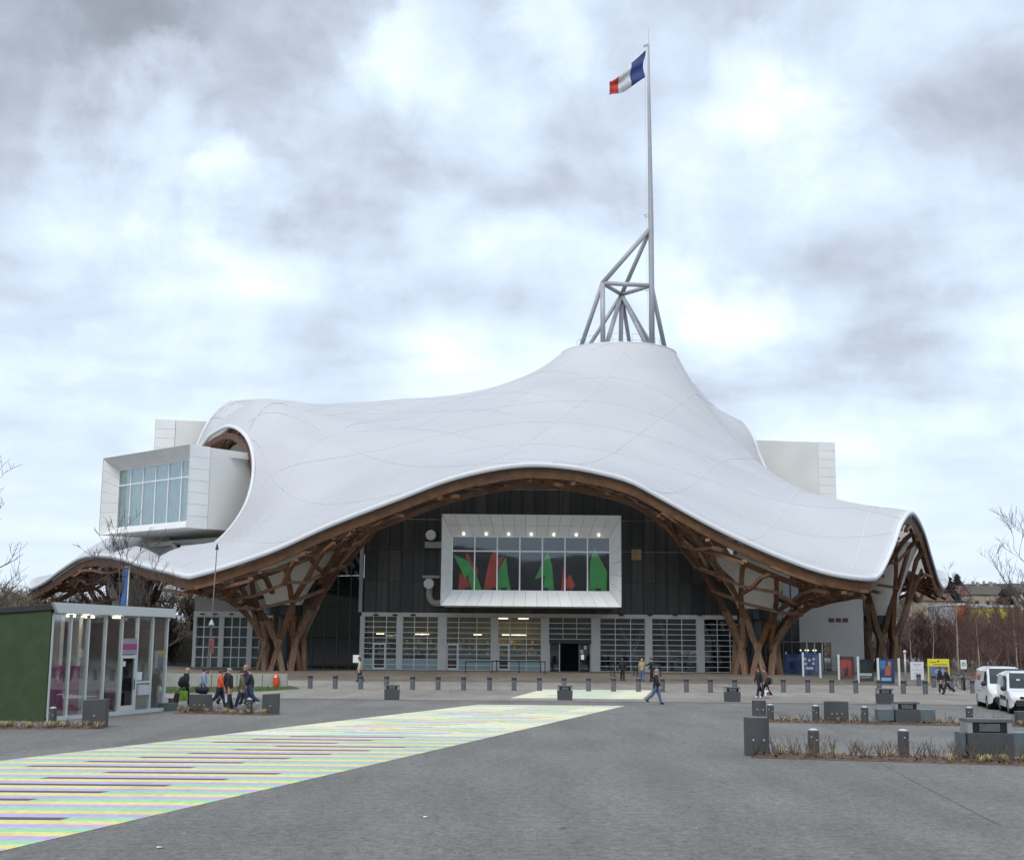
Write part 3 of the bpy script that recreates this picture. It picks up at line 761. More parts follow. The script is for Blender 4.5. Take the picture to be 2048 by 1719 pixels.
for (a_, b_, nr, cuts, kind, door) in bays:
    bay = empty('glazed_bay', (0, 0, 0)); bay.parent = museum; bay.matrix_parent_inverse = _T
    x0, x1 = X(a_), X(b_); ys = FY - 0.02
    ex = [x0] + [x0 + (x1 - x0) * c for c in cuts] + [x1]
    hz = (Zs - gf) / nr
    if kind == 'entry':
        z_top = gf + hz * 5.2
        for j in range(6, nr):
            for k in range(3):
                MB().box(ex[k] + .03, ex[k + 1] - .03, ys, ys + .02, gf + j * hz + .03, gf + (j + 1) * hz - .03).build('window_pane', M_G_DARK, bay)
            MB().box(x0, x1, ys - .03, ys + .06, gf + j * hz - .03, gf + j * hz + .03).build('glazing_rail', M_FRAME, bay)
        for k in (1, 2): MB().box(ex[k] - .025, ex[k] + .025, ys - .025, ys + .055, gf + 6 * hz, Zs).build('glazing_mullion', M_FRAME, bay)
        MB().box(x0, x1, ys - .3, ys + .2, z_top, gf + 6 * hz - .035).build('door_lintel', mat('dark_lintel', (0.03, 0.03, 0.035), 0.4, var=0), bay)
        q = [x0, x0 + (x1 - x0) * .25, x0 + (x1 - x0) * .72, x1]
        for k in range(3):
            if k == 1: continue
            MB().box(q[k] + .04, q[k + 1] - .04, ys + .0, ys + .02, gf + .06, z_top - .06).build('window_pane', M_G_DARK, bay)
        for k in range(4): MB().box(q[k] - .04 + (.05 if k == 0 else 0) - (.05 if k == 3 else 0), q[k] + .04 + (.05 if k == 0 else 0) - (.05 if k == 3 else 0), ys - .03, ys + .06, gf, z_top).build('door_frame', M_FRAME if k != 2 else mat('blue_grey_frame', (.2, .3, .36), .4, var=0), bay)
        for (fx, fz) in ((0.78, 1.55), (0.86, 1.9)):
            xx = x0 + (x1 - x0) * fx
            MB().box(xx - .12, xx + .12, ys - .10, ys - .085, gf + fz, gf + fz + .34).build('notice_sheet', mat('white_paper', (.7, .7, .7), .6, var=0.03), bay)
        continue
    for j in range(nr + 1):
        MB().box(x0, x1, ys - .03, ys + .06, gf + j * hz - .028 + (.03 if j == 0 else 0), gf + j * hz + .028 + (.03 if j == 0 else 0)).build('glazing_rail', M_FRAME, bay)
    for k in range(4):
        MB().box(ex[k] - .03, ex[k] + .03, ys - .024, ys + .055, gf, Zs - .005).build('glazing_mullion', M_FRAME, bay)
    for j in range(nr):
        for k in range(3):
            m_ = M_G_SHOP if kind == 'shop' else M_G_DARK
            if kind == 'shop' and j < 2 and k != door: m_ = M_TEALP
            if door == k and j < 2: m_ = M_DOORDARK
            MB().box(ex[k] + .035, ex[k + 1] - .035, ys, ys + .02, gf + j * hz + .03, gf + (j + 1) * hz - .03).build('window_pane', m_, bay)
    if door is not None:
        xa, xb = ex[door], ex[door + 1]; zt = gf + hz * 5
        d = empty('door', (0, 0, 0)); d.parent = bay      # leaf drawn proud of the bay
        for (u0, u1, v0, v1) in ((xa + .04, xa + .14, gf + .05, zt - .04), (xb - .14, xb - .04, gf + .05, zt - .04), (xa + .14, xb - .14, zt - .14, zt - .04), (xa + .14, xb - .14, gf + .05, gf + .2)):
            MB().box(u0, u1, ys - .06, ys - .032, v0, v1).build('door_frame', M_FRAME, bay)
        bpy.data.objects.remove(d)

# interior behind the ground floor: shop lit, hall dim
shop = empty('shop_interior', (0, 0, 0)); shop.parent = museum; shop.matrix_parent_inverse = _T
M_SHOPW = mat('shop_wall', (0.30, 0.25, 0.17), 0.8, var=0.35, vscale=0.9)
M_HALL = mat('hall_wall', (0.085, 0.085, 0.09), 0.8, var=0.4, vscale=0.4)
xm = X(1090)
MB().box(X(722), xm, 120.8, 121, gf, Zs + .3).build('back_wall', M_SHOPW, shop)
MB().box(xm - .06, xm + .06, FY + .3, 127, gf, Zs + .3).build('party_wall', M_SHOPW, shop)
MB().box(xm + .1, X(1480), 126.8, 127, gf, Zs + .3).build('hall_wall', M_HALL, shop)
MB().box(X(722), X(1480), FY + .3, 127, Zs + .02, Zs + .25).build('ceiling_slab', M_HALL, shop)
MB().box(X(722), X(1480), FY + .1, 127, gf + .004, gf + .02).build('hall_floor', mat('hall_floor', (.14, .13, .12), .5, var=.2), shop)
rnd = random.Random(11)
for px in range(735, 1080, 6):
    if rnd.random() < 0.25: continue
    for zq in (1.3, 1.8, 2.35):
        cc = rnd.choice([(.5, .45, .35), (.55, .5, .42), (.35, .12, .1), (.1, .2, .25), (.5, .35, .1), (.6, .6, .58), (.08, .1, .1)])
        x = X(px, 120); h = rnd.uniform(.2, .42)
        MB().box(x - .12, x + .12, 120.3, 120.7, gf + zq, gf + zq + h).build('shop_goods', mat('goods_%d' % (int(cc[0] * 100)), cc, .6, var=.1), shop)
for zq in (1.25, 1.75, 2.3): MB().box(X(728), xm - .3, 120.25, 120.78, gf + zq - .05, gf + zq - .004).build('shop_shelf', M_FRAME, shop)
MB().box(X(728), xm - .3, 118.8, 119.4, gf + .02, gf + 1.05).build('shop_counter', mat('shop_counter', (.22, .25, .25), .5, var=.1), shop)
M_LAMPW = mat('warm_lamp', (.9, .8, .6), .4, var=0, emit=(1.0, .78, .42), estr=3.5)
for px in (760, 838, 850, 955, 1012, 1030, 1045):
    x = X(px, 119); MB().box(x - .35, x + .35, 119, 119.12, gf + 3.1, gf + 3.16).build('shop_lamp', M_LAMPW, shop)
for px in (1005, 1047): MB().box(X(px) - .45, X(px) + .45, 118.2, 118.9, Zs - .08, Zs - .02).build('shop_lamp', M_LAMPW, shop)
for (a_, b_, u, v) in ((1255, 1290, .5, 4.2), (1275, 1240, 1.0, 4.0), (1340, 1322, 1.0, 4.6), (1440, 1425, .6, 4.4)):
    MB().bar([(X(a_, 121), 121, gf + u), (X(b_, 121), 121.5, gf + v)], .28, .28).build('hall_strut', M_PIER, shop)

# ---- dark core of the hall behind, side glass and the white wings
MB().box(-22, 25, 128, 186, 0.3, 9.0).build('hall_core', M_HALL, shop)
core = empty('side_glazing', (0, 0, 0)); core.parent = museum; core.matrix_parent_inverse = _T
M_DGLASS = mat('dark_blue_glass', (0.014, 0.019, 0.024), 0.06, var=0.2, vscale=0.4, spec=0.6)
def dark_wall(xa, xb, ya, yb, z0, top, n, nr):
    for i in range(n):
        p = Vector((xa + (xb - xa) * i / n, ya + (yb - ya) * i / n, 0)); q = Vector((xa + (xb - xa) * (i + 1) / n, ya + (yb - ya) * (i + 1) / n, 0))
        tp = top if top else float(zlat_arr(np.array([p.x]), np.array([p.y]))[0]) + .9
        tp = min(tp, 11.5)
        d = (q - p).normalized() * .04
        for j in range(nr):
            za = z0 + (tp - z0) * j / nr + .03; zb_ = z0 + (tp - z0) * (j + 1) / nr - .03
            MB().hexa([p + d + Vector((0, 0, za)), q - d + Vector((0, 0, za)), q - d + Vector((0, .05, za)), p + d + Vector((0, .05, za)), p + d + Vector((0, 0, zb_)), q - d + Vector((0, 0, zb_)), q - d + Vector((0, .05, zb_)), p + d + Vector((0, .05, zb_))]).build('glass_panel', M_DGLASS, core)
        MB().box(p.x - .05, p.x + .05, p.y - .06, p.y + .1, z0, tp).build('glass_mullion', mat('blue_grey_mullion', (.07, .09, .1), .4, var=0), core)
dark_wall(X(505, 123.5), X(722), 123.5, 117.0, .4, None, 9, 4)
dark_wall(X(1478), X(1600, 124), 116.4, 124, .4, None, 7, 4)
dark_wall(X(1600, 128), X(1728, 128), 128.5, 128.5, 7.35, 10.6, 6, 1)

wing = empty('white_wing', (0, 0, 0)); wing.parent = museum; wing.matrix_parent_inverse = _T
M_WING = mat('wing_render', (0.34, 0.335, 0.325), .7, var=.07, vscale=.5)
WY = 121.0
def XW(px): return X(px, WY)
def ZW(py): return P(440, py, WY).z
wt0, wt1 = ZW(1334), ZW(1233)
wins = [(391, 437), (446, 494), (503, 548)]
edges_w = [385] + [q for w_ in wins for q in w_] + [600]
for i in range(0, len(edges_w), 2): MB().box(XW(edges_w[i]), XW(edges_w[i + 1]), WY, WY + .4, gf - .05, wt1).build('wing_pier', M_PIER, wing)
for w_ in wins: MB().box(XW(w_[0]) + .004, XW(w_[1]) - .004, WY + .02, WY + .4, gf - .05, wt0).build('window_sill', M_WING, wing)
MB().box(XW(385), XW(600), WY - .05, WY + .4, wt1 + .003, ZW(1222)).build('header_band', M_PIER, wing)
MB().box(XW(386), XW(600), WY + .05, WY + 18, ZW(1222) + .003, 8.8).build('wing_wall', M_WING, wing)
MB().box(XW(386), XW(386) + .3, WY + .42, WY + 18, gf - .05, ZW(1222)).build('wing_side', M_WING, wing)
M_BLIND = mat('grey_blind', (.17, .21, .215), .8, var=.15, vscale=.8)
for w_ in wins:
    xa, xb = XW(w_[0]), XW(w_[1]); win = empty('window', (0, 0, 0)); win.parent = museum; win.matrix_parent_inverse = _T
    MB().box(xa, xb, WY + 1.1, WY + 1.15, wt0, wt1).build('window_blind', M_BLIND, win)
    for k in range(3):
        for j in range(5):
            MB().box(xa + (xb - xa) * k / 3 + .05, xa + (xb - xa) * (k + 1) / 3 - .05, WY + .1, WY + .12, wt0 + (wt1 - wt0) * j / 5 + .05, wt0 + (wt1 - wt0) * (j + 1) / 5 - .05).build('window_pane', M_G_TEAL, win)
    for k in range(4): x_ = xa + (xb - xa) * k / 3; MB().box(x_ - .04, x_ + .04, WY + .06, WY + .16, wt0, wt1).build('window_bar', M_FRAME, win)
    for j in range(6): z_ = wt0 + (wt1 - wt0) * j / 5; MB().box(xa, xb, WY + .068, WY + .15, z_ - .04, z_ + .04).build('window_bar', M_FRAME, win)
for px in (404, 430, 463, 490): MB().ball(P(px, 1227, WY - .2), (.24, .16, .07), 10, 6).build('wall_lamp', MATS['dark_lamp'], wing, smooth=True)

rw = empty('right_wing', (0, 0, 0)); rw.parent = museum; rw.matrix_parent_inverse = _T
RY = 128.0
def XR(px): return X(px, RY)
def ZR(py): return P(1640, py, RY).z
M_RW = mat('right_wing_render', (0.50, 0.495, 0.48), .7, var=.06, vscale=.4)
MB().box(XR(1545), XR(1728), RY, RY + 10, ZR(1284), ZR(1197)).build('wing_wall', M_RW, rw)
MB().box(XR(1662), XR(1728), RY + .01, RY + .4, gf - .1, ZR(1284) - .003).build('wing_pier', M_RW, rw)
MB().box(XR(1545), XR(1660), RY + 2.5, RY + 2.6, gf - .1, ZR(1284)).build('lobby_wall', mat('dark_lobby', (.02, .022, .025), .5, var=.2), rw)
for i in range(7):
    xa = XR(1552 + i * 15.5); MB().box(xa - .05, xa + .05, RY + .1, RY + .25, gf - .1, ZR(1284) - .003).build('window_bar', M_FRAME, rw)
    if i < 6:
        xb = XR(1552 + (i + 1) * 15.5)
        MB().box(xa + .06, xb - .06, RY + .15, RY + .17, gf, ZR(1285)).build('window_pane', M_G_DARK, rw)
        MB().ball(((xa + xb) / 2, RY + 1.8, ZR(1300)), (.22, .1, .08), 10, 6).build('lobby_lamp', mat('lobby_lamp', (.8, .7, .5), .4, var=0, emit=(1, .85, .6), estr=2.5), rw, smooth=True)
for px in (1664, 1678, 1692):
    MB().box(XR(px) - .26, XR(px) + .26, RY - .06, RY - .004, ZR(1243), ZR(1235)).build('wall_plate', mat('dark_red_plate', (.10, .03, .03), .5, var=.3, vscale=4), rw)

# ---- mast
mast = empty('roof_mast', (0, 0, 0)); mast.parent = museum; mast.matrix_parent_inverse = _T
MY = 152.0
n1, n2, n3, ap = P(1205, 566, MY), P(1243, 589, MY + 4.8), P(1303, 571, MY), P(1302, 455, MY)
zf = RZ - 0.1
def foot(px, Y): q = P(px, 690, Y); return Vector((q.x, q.y, zf))
pb = foot(1304, MY); ptop = P(1297, 88, MY)
MB().tube([pb, n3, ap, P(1300, 330, MY), P(1298, 200, MY), ptop], [.34, .34, .33, .27, .20, .12], 14).build('mast_pole', M_STEEL, mast, smooth=True)
MB().tube([ptop, P(1296.5, 55, MY)], [.03, .015], 6).build('lightning_rod', M_STEEL, mast)
def strut(a, b, r=.27): MB().tube([a, b], r, 12).build('mast_strut', M_STEEL, mast, smooth=True)
strut(n1, n3); strut(n1, n2, .25); strut(n2, n3, .25); strut(n1, ap, .29); strut(n2, ap, .27)
strut(n1, foot(1206, MY - .2), .3); strut(n1, foot(1154, 156.5)); strut(n2, foot(1160, 157.5), .25); strut(n2, foot(1209, MY + .4), .27); strut(n2, foot(1241, MY + 4.8), .28)
strut(n2, foot(1266, 160), .25); strut(n2, foot(1299, MY + .3), .25); strut(n2, foot(1322, 158), .24); strut(n3, foot(1334, 156.8), .28)
for (px, py) in ((1293, 432), (1294, 579)):
    c = P(px, py, MY); MB().bar([c + Vector((-.3, 0, .15)), c + Vector((.6, 0, .2))], .06, .06).bar([c + Vector((-.1, 0, -.15)), c + Vector((.6, 0, -.1))], .06, .06).bar([c + Vector((-.3, 0, .15)), c + Vector((-.1, 0, -.2))], .06, .06).build('mast_bracket', M_STEEL, mast)
MB().tube([P(1290, 110, MY), P(1292, 300, MY), P(1294, 570, MY), P(1297, 660, MY)], .012, 4).build('halyard', M_STEEL, mast)
MB().bar([ptop + Vector((-.6, 0, -.35)), ptop + Vector((0, 0, -.1))], .12, .25).build('pulley_arm', M_STEEL, mast)
mb = MB()
for k in range(26):
    t = math.pi * (1.06 + 0.92 * k / 25); t2 = math.pi * (1.06 + 0.92 * (k + 1) / 25)
    r_ = 5.2; a_ = Vector((RC.x + r_ * math.cos(t), RC.y + r_ * math.sin(t), RZ)); b_ = Vector((RC.x + r_ * math.cos(t2), RC.y + r_ * math.sin(t2), RZ))
    if k % 2 == 0: mb.tube([a_, a_ + Vector((0, 0, 1.5))], .025, 5)
    if k < 25 and k % 7 != 6:
        for h in (.75, 1.5): mb.tube([a_ + Vector((0, 0, h)), b_ + Vector((0, 0, h))], .022, 5)
mb.build('guard_rail', M_STEEL, mast)

# ---- flag
flag = thing('tricolour_flag', 'blue, white and red flag blowing left from the mast', 'flag', P(1288, 130, MY - .3))
FB = Vector(flag.location)
def flag_pt(u, v):
    top = catmull([P(1289, 102, MY), P(1262, 127, MY), P(1238, 154, MY), P(1219, 164, MY)], 12, closed=False)
    bot = catmull([P(1287, 158, MY), P(1262, 175, MY), P(1238, 187, MY), P(1218, 194, MY)], 12, closed=False)
    i = u * (len(top) - 1); k = min(int(i), len(top) - 2); f = i - k
    a_ = top[k].lerp(top[k + 1], f); b_ = bot[k].lerp(bot[k + 1], f); p = a_.lerp(b_, v)
    p.y += -.3 + .32 * math.sin(u * 9 + v * 3.0) * (.3 + u) + .12 * math.sin(v * 11 + u * 5)
    p.x += .14 * math.sin(v * 7 + 1) * (1 - u)
    return p - FB
for nm, cc, u0, u1 in (('blue_band', (.012, .035, .15), 0, .345), ('white_band', (.55, .56, .58), .345, .69), ('red_band', (.42, .035, .03), .69, 1.0)):
    mb = MB(); nu, nv = 10, 14
    vs = [flag_pt(u0 + (u1 - u0) * i / nu, j / nv) for i in range(nu + 1) for j in range(nv + 1)]
    mb.add(vs, [(i * (nv + 1) + j, (i + 1) * (nv + 1) + j, (i + 1) * (nv + 1) + j + 1, i * (nv + 1) + j + 1) for i in range(nu) for j in range(nv)])
    o = mb.build(nm, mat(nm, cc, .7, var=.12, vscale=1.5), flag, smooth=True)
    sm = o.modifiers.new('cloth', 'SOLIDIFY'); sm.thickness = .012
# ================================================================== GROUND
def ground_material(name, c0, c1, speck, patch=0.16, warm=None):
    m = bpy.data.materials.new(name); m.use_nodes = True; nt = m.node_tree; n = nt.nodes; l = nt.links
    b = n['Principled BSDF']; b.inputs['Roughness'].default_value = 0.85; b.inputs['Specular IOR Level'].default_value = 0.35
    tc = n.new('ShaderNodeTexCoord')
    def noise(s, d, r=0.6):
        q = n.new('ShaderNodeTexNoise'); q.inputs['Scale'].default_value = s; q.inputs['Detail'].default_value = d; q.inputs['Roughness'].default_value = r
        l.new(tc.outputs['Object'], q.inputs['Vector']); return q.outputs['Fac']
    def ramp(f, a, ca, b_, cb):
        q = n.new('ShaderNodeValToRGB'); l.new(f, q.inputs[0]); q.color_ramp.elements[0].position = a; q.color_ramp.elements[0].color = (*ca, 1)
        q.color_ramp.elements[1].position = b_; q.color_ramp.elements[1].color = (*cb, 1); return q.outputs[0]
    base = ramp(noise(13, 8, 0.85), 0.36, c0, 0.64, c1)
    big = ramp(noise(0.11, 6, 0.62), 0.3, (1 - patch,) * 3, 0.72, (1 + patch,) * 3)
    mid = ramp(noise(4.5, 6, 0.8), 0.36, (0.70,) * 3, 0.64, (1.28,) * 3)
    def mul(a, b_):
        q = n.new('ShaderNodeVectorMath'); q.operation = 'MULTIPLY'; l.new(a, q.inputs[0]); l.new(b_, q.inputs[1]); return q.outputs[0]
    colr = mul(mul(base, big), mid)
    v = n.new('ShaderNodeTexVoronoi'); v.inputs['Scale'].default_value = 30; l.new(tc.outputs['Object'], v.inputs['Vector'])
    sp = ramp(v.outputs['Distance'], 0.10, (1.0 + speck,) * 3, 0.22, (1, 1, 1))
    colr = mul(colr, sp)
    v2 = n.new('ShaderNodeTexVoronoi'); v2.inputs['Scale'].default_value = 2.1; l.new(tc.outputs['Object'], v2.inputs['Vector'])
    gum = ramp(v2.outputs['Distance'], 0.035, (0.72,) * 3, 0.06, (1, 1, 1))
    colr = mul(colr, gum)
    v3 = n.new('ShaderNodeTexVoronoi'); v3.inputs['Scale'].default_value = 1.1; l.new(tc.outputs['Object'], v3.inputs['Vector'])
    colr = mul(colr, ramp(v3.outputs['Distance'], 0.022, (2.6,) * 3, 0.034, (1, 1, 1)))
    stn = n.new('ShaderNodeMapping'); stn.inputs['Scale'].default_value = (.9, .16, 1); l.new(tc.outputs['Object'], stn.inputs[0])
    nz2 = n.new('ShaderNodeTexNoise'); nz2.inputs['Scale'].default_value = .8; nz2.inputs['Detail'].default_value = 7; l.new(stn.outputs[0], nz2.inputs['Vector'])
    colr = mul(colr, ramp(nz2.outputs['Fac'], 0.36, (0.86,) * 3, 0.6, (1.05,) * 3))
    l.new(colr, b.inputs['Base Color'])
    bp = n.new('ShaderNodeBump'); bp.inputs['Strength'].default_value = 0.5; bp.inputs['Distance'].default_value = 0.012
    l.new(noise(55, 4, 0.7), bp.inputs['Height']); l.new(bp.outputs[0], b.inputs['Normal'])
    return m
M_ASPH = ground_material('asphalt', (0.080, 0.076, 0.070), (0.232, 0.222, 0.206), 0.5)
M_PLAZA = ground_material('plaza_asphalt', (0.18, 0.162, 0.140), (0.30, 0.272, 0.238), 0.1, 0.22)
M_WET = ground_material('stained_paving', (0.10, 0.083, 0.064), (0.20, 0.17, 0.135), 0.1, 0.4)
def sheet(name, xa, xb, ys, dz, m, parent=None):
    mb = MB(); vs = []
    for y in ys: vs += [(xa, y, gz(y) + dz), (xb, y, gz(y) + dz)]
    mb.add(vs, [(2 * i, 2 * i + 1, 2 * i + 3, 2 * i + 2) for i in range(len(ys) - 1)])
    o = mb.build(name, m, parent); return o
ground = tag(sheet('ground', -3000, 3000, [-3000, 0, 40, 84] + list(range(86, 110, 2)) + [130, 3000], 0, M_ASPH), kind='structure')
YD = G(1024, 1401).y
plaza = tag(sheet('plaza_pavement', -70, 75, [YD, 75, 84] + list(range(86, 110, 2)) + [116], 0.004, M_PLAZA), kind='structure')
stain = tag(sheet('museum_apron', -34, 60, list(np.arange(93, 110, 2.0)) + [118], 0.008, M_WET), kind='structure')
drain = tag(sheet('drain_channel', -70, 75, [YD - 0.13, YD + 0.13], 0.008, mat('drain_iron', (0.05, 0.05, 0.052), 0.7, var=.3, vscale=4)), kind='structure')
M_CRACK = mat('joint_tar', (0.075, 0.074, 0.073), 0.9, var=0.2)
def ground_line(pix, w):
    pts = [G(*q) for q in pix]; mb = MB(); w *= .5
    for a, b in zip(pts, pts[1:]):
        d = (b - a).normalized(); s = Vector((-d.y, d.x, 0)) * w / 2; up = Vector((0, 0, 0.006))
        mb.quad(a - s + up, b - s + up, b + s + up, a + s + up)
    return mb
for pix in ([(905, 1402), (897, 1350)], [(1650, 1448), (1692, 1476)], [(1762, 1526), (1835, 1566), (2000, 1650)], [(1490, 1508), (1380, 1506)]):
    ground_line(pix, 0.025).build('pavement_joint', M_CRACK, ground)
ground_line([(1100, 1374), (640, 1371)], 0.05).build('pavement_joint', M_CRACK, plaza)
# litter on the asphalt: paper scraps, a leaf
for i, (px, py, c, lab) in enumerate([(852, 1634, (.7, .7, .7), 'white scrap of paper lying on the foreground asphalt'), (1126, 1655, (.25, .12, .05), 'brown dead leaf on the foreground asphalt'), (320, 1695, (.6, .6, .58), 'small white scrap beside the painted stripes')]):
    q = G(px, py); o = MB().add([(-.05, -.03, .008), (.045, -.035, .02), (.055, .025, .01), (-.04, .035, .022)], [(0, 1, 2, 3)]).build('litter', mat('litter_%d' % i, c, .8, var=.05)); o.location = q
    tag(o, lab, 'litter')

# ---- painted walkway: coloured bars across a slanting strip
def line_x(p, q, y): t = (y - p.y) / (q.y - p.y); return p.x + (q.x - p.x) * t
walk = thing('painted_walkway', 'long slanting walkway of yellow, green and lilac painted bars on asphalt', 'road painting', (0, 40, 0))
rA, rB = G(1250, 1411), G(0, 1702); lA, lB = G(935, 1411), G(0, 1521)
PCOL = {'y': (.66, .58, .22), 'g': (.30, .56, .31), 'l': (.45, .36, .55), 'c': (.66, .64, .46), 'd': (.07, .07, .085), 'b': (.36, .50, .56), 'p': (.60, .42, .34)}
M_PAINT = {}
for k_, c_ in PCOL.items():
    M_PAINT[k_] = mat('paint_' + k_, c_, 0.8, var=0.16, vscale=6, bump=0.25, bscale=50, detail=10)
def wear(m):
    nt = m.node_tree; n = nt.nodes; l = nt.links; b = n['Principled BSDF']; src = b.inputs['Base Color'].links[0].from_socket
    g = n.new('ShaderNodeNewGeometry')
    def thr(sc, det, a, c):
        z = n.new('ShaderNodeTexNoise'); z.inputs['Scale'].default_value = sc; z.inputs['Detail'].default_value = det; z.inputs['Roughness'].default_value = .7; l.new(g.outputs['Position'], z.inputs['Vector'])
        r = n.new('ShaderNodeMapRange'); l.new(z.outputs['Fac'], r.inputs[0]); r.inputs[1].default_value = a; r.inputs[2].default_value = c; return r.outputs[0]
    mx = n.new('ShaderNodeMath'); mx.operation = 'MAXIMUM'; l.new(thr(5.0, 9, .60, .74), mx.inputs[0])
    m2 = n.new('ShaderNodeMath'); m2.operation = 'MULTIPLY'; l.new(thr(.5, 6, .5, .8), m2.inputs[0]); m2.inputs[1].default_value = .45; l.new(m2.outputs[0], mx.inputs[1])
    q = n.new('ShaderNodeMix'); q.data_type = 'RGBA'; l.new(mx.outputs[0], q.inputs['Factor']); l.new(src, q.inputs['A']); q.inputs['B'].default_value = (.16, .155, .145, 1); l.new(q.outputs['Result'], b.inputs['Base Color'])
for m_ in M_PAINT.values(): wear(m_)
def bar_strip(parent, y0, y1, xl, xr, key, dz=0.006):
    MB().quad((xl(y0), y0 - 40, gz(y0) + dz), (xr(y0), y0 - 40, gz(y0) + dz), (xr(y1), y1 - 40, gz(y1) + dz), (xl(y1), y1 - 40, gz(y1) + dz)).build('painted_bar', M_PAINT[key], parent)
fl = lambda y: line_x(lA, lB, y); fr = lambda y: line_x(rA, rB, y)
y = 15.0; i = 0; yend = rA.y; rnd = random.Random(2)
while y < yend - .1:
    hgt = 0.42; y1 = min(y + hgt, yend); far = (y - 15) / (yend - 15)
    seq = 'ygl'[i % 3]
    if far > 0.55: seq = 'cyccgcl'[i % 7] if i % 2 else 'c'
    wl, wr = fl(y), fr(y); w_ = wr - wl
    # a slanting middle field where the bars shift colour and dark bars show
    ph = (y * 0.23) % 1.0
    m0 = 0.16 + 0.34 * ((i * 0.055) % 1.0); m1 = m0 + 0.42
    if far > 0.85: m0, m1 = 0.42, 0.80
    alt = {'y': 'y', 'g': 'd', 'l': 'l', 'c': 'cgcb'[i % 4]}[seq]
    if far > 0.55: alt = 'gcblcpy'[i % 7]
    if alt == seq: bar_strip(walk, y, y1, fl, fr, seq)
    else:
        xa = lambda yy, m=m0: fl(yy) + (fr(yy) - fl(yy)) * m; xb = lambda yy, m=m1: fl(yy) + (fr(yy) - fl(yy)) * m
        bar_strip(walk, y, y1, fl, xa, seq); bar_strip(walk, y, y1, xb, fr, seq)
        if alt != 'd' or True: bar_strip(walk, y + (.05 if alt == 'd' else 0), y1 - (.04 if alt == 'd' else 0), xa, xb, alt)
        if alt == 'd': bar_strip(walk, y, y + .05, xa, xb, 'y'); bar_strip(walk, y1 - .04, y1, xa, xb, 'l')
    y = y1; i += 1
walk2 = thing('painted_walkway', 'short cream painted patch with coloured lines beyond the drain line', 'road painting', (0, 40, 0))
rA2, rB2 = G(1305, 1380), G(1285, 1398); lA2, lB2 = G(1078, 1380), G(1012, 1398)
f2l = lambda y: line_x(lA2, lB2, y); f2r = lambda y: line_x(rA2, rB2, y)
y = rB2.y; i = 0
while y < rA2.y:
    y1 = min(y + .5, rA2.y); seq = 'c'
    if i % 2: bar_strip(walk2, y, y1, f2l, f2r, 'c', .012)
    else:
        m0 = .2 + .1 * ((i * .13) % 1); xa = lambda yy, m=m0: f2l(yy) + (f2r(yy) - f2l(yy)) * m; xb = lambda yy, m=m0 + .5: f2l(yy) + (f2r(yy) - f2l(yy)) * m
        bar_strip(walk2, y, y1, f2l, xa, 'c', .012); bar_strip(walk2, y, y1, xb, f2r, 'c', .012); bar_strip(walk2, y, y1, xa, xb, 'pgblg'[i % 5], .012)
    y = y1; i += 1

